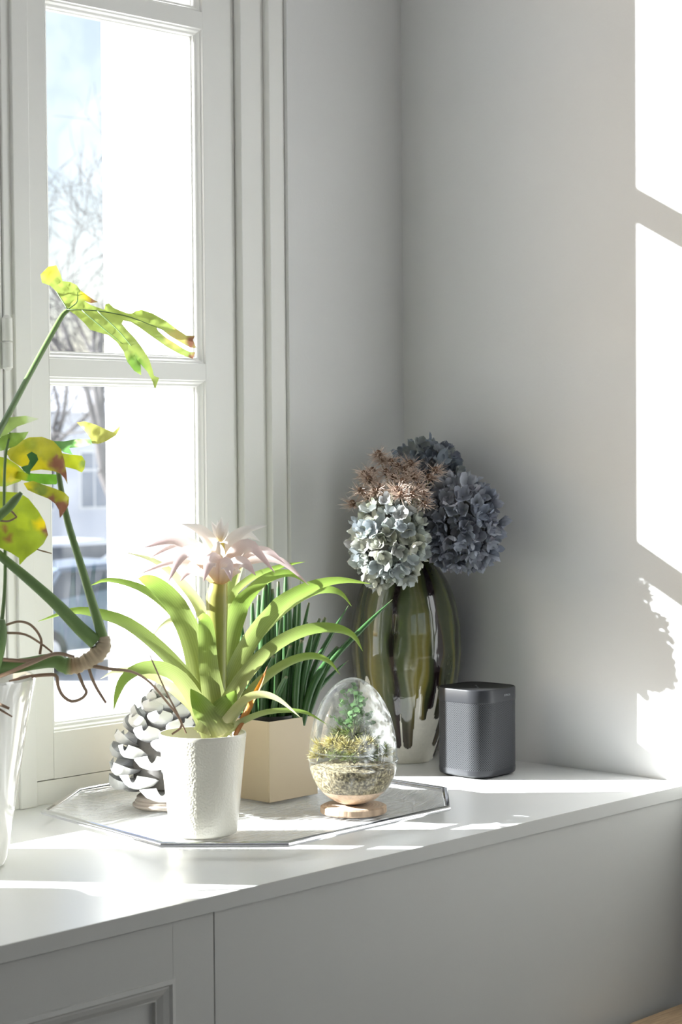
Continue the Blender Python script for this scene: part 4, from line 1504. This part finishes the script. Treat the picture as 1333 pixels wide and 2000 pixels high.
blade('leaf', [(12, 884), (28, 866), (58, 854), (82, 853), (104, 861), (119, 877), (126, 900), (130, 924), (132, 946), (126, 934), (118, 925), (104, 920), (80, 917), (60, 920), (38, 910), (20, 898)], 2.86, .02, -.05, .02,
      (.40, .38, .03), [(112, 905, 17, BROWN), (128, 930, 14, BROWN), (55, 905, 22, YEL), (80, 912, 14, YEL), (60, 868, 14, (.30, .33, .03))])
blade('leaf', [(114, 884), (140, 888), (160, 890), (167, 901), (165, 915), (160, 923), (148, 917), (128, 912), (112, 902)], 2.93, .03, -.03, .01, (.50, .56, .03), [(164, 905, 8, (.24, .34, .04))])
blade('leaf', [(150, 825), (166, 823), (186, 829), (206, 838), (221, 844), (230, 836), (235, 829), (234, 838), (227, 850), (210, 861), (192, 867), (180, 866), (176, 855), (165, 840)], 2.98, .03, -.08, .02, (.42, .42, .10), [(151, 825, 10, (.5, .32, .05)), (234, 831, 6, (.45, .4, .35))])
blade('leaf', [(100, 861), (125, 862), (152, 857), (179, 858), (179, 868), (158, 873), (135, 875), (142, 888), (124, 883), (108, 872)], 2.95, .03, .05, .01, (.12, .26, .08), [(160, 868, 14, (.40, .50, .25))])
blade('leaf', [(46, 944), (64, 939), (86, 947), (110, 955), (126, 962), (135, 971), (134, 986), (128, 998), (117, 1012), (115, 996), (108, 984), (95, 974), (74, 966), (54, 957)], 2.84, .02, -.05, .015,
      (.38, .38, .03), [(120, 995, 18, BROWN), (100, 976, 9, BROWN), (80, 955, 14, (.20, .26, .04)), (52, 948, 9, YEL)])
blade('leaf', [(38, 962), (56, 974), (75, 998), (88, 1020), (94, 1045), (85, 1062), (70, 1076), (52, 1089), (38, 1104), (37, 1090), (20, 1079), (0, 1070), (-34, 1048), (-42, 1010), (-30, 978), (0, 960)], 2.82, .02, -.04, .02,
      (.33, .42, .03), [(80, 1026, 13, (.80, .64, .01)), (92, 1038, 9, BROWN), (44, 1018, 16, (.44, .54, .03)), (10, 1035, 8, (.3, .16, .05)), (18, 1052, 7, (.3, .16, .05))])
blade('leaf', [(18, 918), (44, 922), (66, 925), (92, 926), (121, 927), (110, 946), (88, 946), (64, 942), (44, 938), (22, 932)], 2.90, .02, .03, .01, (.15, .36, .03), [(40, 930, 14, (.45, .5, .03))])
blade('leaf', [(-30, 845), (-6, 828), (20, 815), (50, 812), (76, 818), (58, 825), (34, 833), (14, 848), (-8, 858), (-30, 862)], 2.88, .03, .06, .02, (.34, .46, .14), [(68, 818, 14, (.55, .62, .42))])
blade('leaf', [(-20, 872), (4, 852), (22, 845), (40, 845), (56, 843), (49, 856), (31, 871), (12, 878), (-10, 884)], 2.87, .03, .05, .02, (.26, .40, .08), [])
blade('leaf', [(52, 888), (62, 882), (72, 888), (75, 898), (68, 908), (60, 918), (58, 928), (46, 920), (41, 912), (55, 908), (58, 900)], 2.80, .0, .02, .01, (.06, .17, .05), [])
blade('leaf', [(-40, 905), (-10, 890), (14, 895), (34, 908), (50, 924), (40, 940), (12, 950), (-20, 950), (-45, 935)], 2.88, .02, .05, .02, (.36, .44, .03), [(20, 925, 18, YEL)])


def mtube(name, q, mat, d0, n=10, res=24, parent=None, rings=0.0):
    pts = rel(mon.location, [W(x, y, d0 + dd) for x, y, dd, r in q])
    rad = [r * d0 / FPX for x, y, dd, r in q]
    if rings:                                     # leaf scars ring the old stem
        ext = spline([np.append(p, r) for p, r in zip(pts, rad)], res)
        pts = [e[:3] for e in ext]
        rad = [e[3] * (1 + (rings * (0.5 * math.sin(i * 1.9) + 0.5 * math.sin(i * 0.83)) if i < res * .46 else 0)) for i, e in enumerate(ext)]
        res = 0
    v, f, uv = tube_data(pts, rad, n, res)
    return mesh(name, v, f, mat, parent or mon, True, 60, uv=uv)


mtube('petiole', [(-60, 960, -.06, 7.5), (-25, 885, -.03, 7), (15, 812, .03, 6.5), (60, 727, .12, 6.2), (105, 645, .20, 6), (122, 616, .225, 5.5), (134, 605, .23, 4.5)], M_pet, 2.85)
mtube('petiole', [(112, 905, .05, 5), (120, 960, .05, 6), (133, 1022, .04, 7), (160, 1110, .03, 8), (184, 1190, .01, 9.5), (203, 1252, .0, 11)], M_pet, 2.85)
mtube('petiole', [(-45, 1042, -.02, 8), (0, 1085, -.01, 9), (55, 1131, .0, 10.5), (108, 1178, .0, 12), (155, 1226, .0, 14), (188, 1256, .0, 15)], M_pet, 2.85)
mtube('petiole', [(-10, 1300, 0, 6), (6, 1190, .0, 4), (10, 1100, .0, 3.2), (8, 1000, .0, 3), (10, 900, .02, 3), (20, 845, .03, 2)], M_pet, 2.84)
mtube('rhizome', [(203, 1243, 0, 10), (204, 1258, 0, 14), (194, 1274, 0, 16.5), (176, 1288, 0, 16), (158, 1297, 0, 15), (140, 1301, 0, 17), (122, 1298, 0, 15), (112, 1292, 0, 14), (92, 1291, 0, 14), (60, 1296, 0, 13.5), (30, 1301, 0, 14), (-10, 1308, 0, 15), (-50, 1330, 0, 15)], M_rhiz, 2.85, 14, 90, None, 0.13)
mtube('green_stem', [(4, 1210, -.03, 6), (3, 1240, -.03, 11), (-6, 1290, -.03, 11), (-20, 1330, -.02, 10)], M_pet, 2.84)
mtube('green_stem', [(42, 962, -.03, 4), (30, 976, -.03, 8), (16, 992, -.03, 9), (0, 1006, -.03, 9), (-20, 1025, -.03, 9)], M_pet, 2.82)
for q in ([(166, 1298, 0, 4.5), (210, 1306, 0, 3.6), (258, 1312, .02, 3), (292, 1332, .05, 2.6), (322, 1366, .08, 2.4), (350, 1402, .10, 2.4), (354, 1420, .10, 2.4), (336, 1434, .10, 2)],
          [(152, 1312, 0, 3.6), (163, 1340, 0, 3.2), (169, 1352, 0, 3), (160, 1364, 0, 3), (140, 1370, 0, 3.2), (122, 1358, 0, 3.2), (113, 1338, 0, 3.4), (110, 1320, 0, 3.6), (92, 1318, -.01, 3.6), (55, 1322, -.02, 3.6), (18, 1332, -.03, 3.2)],
          [(173, 1304, 0, 3.4), (180, 1325, 0, 3.2), (190, 1346, 0, 3), (207, 1373, 0, 2.4)],
          [(10, 1221, -.02, 2.4), (38, 1214, -.02, 2.4), (62, 1222, -.01, 2.6), (80, 1248, 0, 2.6), (78, 1278, 0, 2.8)],
          [(10, 1236, -.02, 2.6), (48, 1239, -.02, 2.4), (80, 1257, 0, 2.2), (102, 1274, 0, 1.8)],
          [(145, 1283, -.02, 3), (108, 1277, -.03, 4), (60, 1295, -.04, 4.5), (12, 1316, -.05, 4), (-30, 1330, -.05, 4)],
          [(108, 1277, -.02, 3), (70, 1288, -.03, 4), (30, 1290, -.035, 4), (-30, 1284, -.04, 4)],
          [(293, 1280, .05, 1.2), (306, 1310, .06, 1.6), (325, 1352, .08, 1.8), (345, 1390, .10, 1.8), (364, 1432, .11, 1.6)],
          [(-20, 1368, -.12, 3.2), (0, 1376, -.13, 3.2), (18, 1384, -.13, 2.6)], [(-20, 1374, -.125, 2.6), (0, 1386, -.13, 2.4), (24, 1400, -.13, 1.4)],
          [(14, 990, -.04, 2), (24, 1000, -.04, 2.2), (33, 1010, -.04, 1.6)], [(-10, 1015, -.04, 2), (15, 1018, -.04, 2), (33, 1010, -.04, 1.5)], [(72, 1073, 0, 1.2), (86, 1077, 0, 1.6), (101, 1081, 0, 1)]):
    mtube('aerial_root', q, M_root, 2.85, 7, 26)

# a low lobed leaf on the window side of the pot (it throws the scalloped shade on the worktop's near end)
lob = []
for k in range(90):
    a = 2 * PI * k / 90
    r = 0.115 * (1 - 0.25 * math.cos(a)) * (1 - 0.42 * max(0, math.sin(a * 4.5)) ** 3)
    lob.append(Vector((-1.69 + r * math.cos(a) * 1.1, -0.13 + r * math.sin(a), 0.20 + 0.05 * math.cos(a) - 0.04 * math.sin(a) ** 2)))
ctr = Vector((-1.67, -0.13, 0.215))
lv = [np.array(p) - np.array(mon.location) for p in [ctr] + lob]
mesh('leaf', lv, [(0, 1 + k, 1 + (k + 1) % 90) for k in range(90)], M_mleaf, mon, True, 0, colr=[(.25, .38, .05)] * 91)
tube('petiole', rel(mon.location, [BPB + Vector((-.05, 0, .25)), Vector((-1.45, -.2, .32)), Vector((-1.58, -.14, .26)), ctr]), [.005, .004, .0035, .003], M_pet, mon, 8, 16)
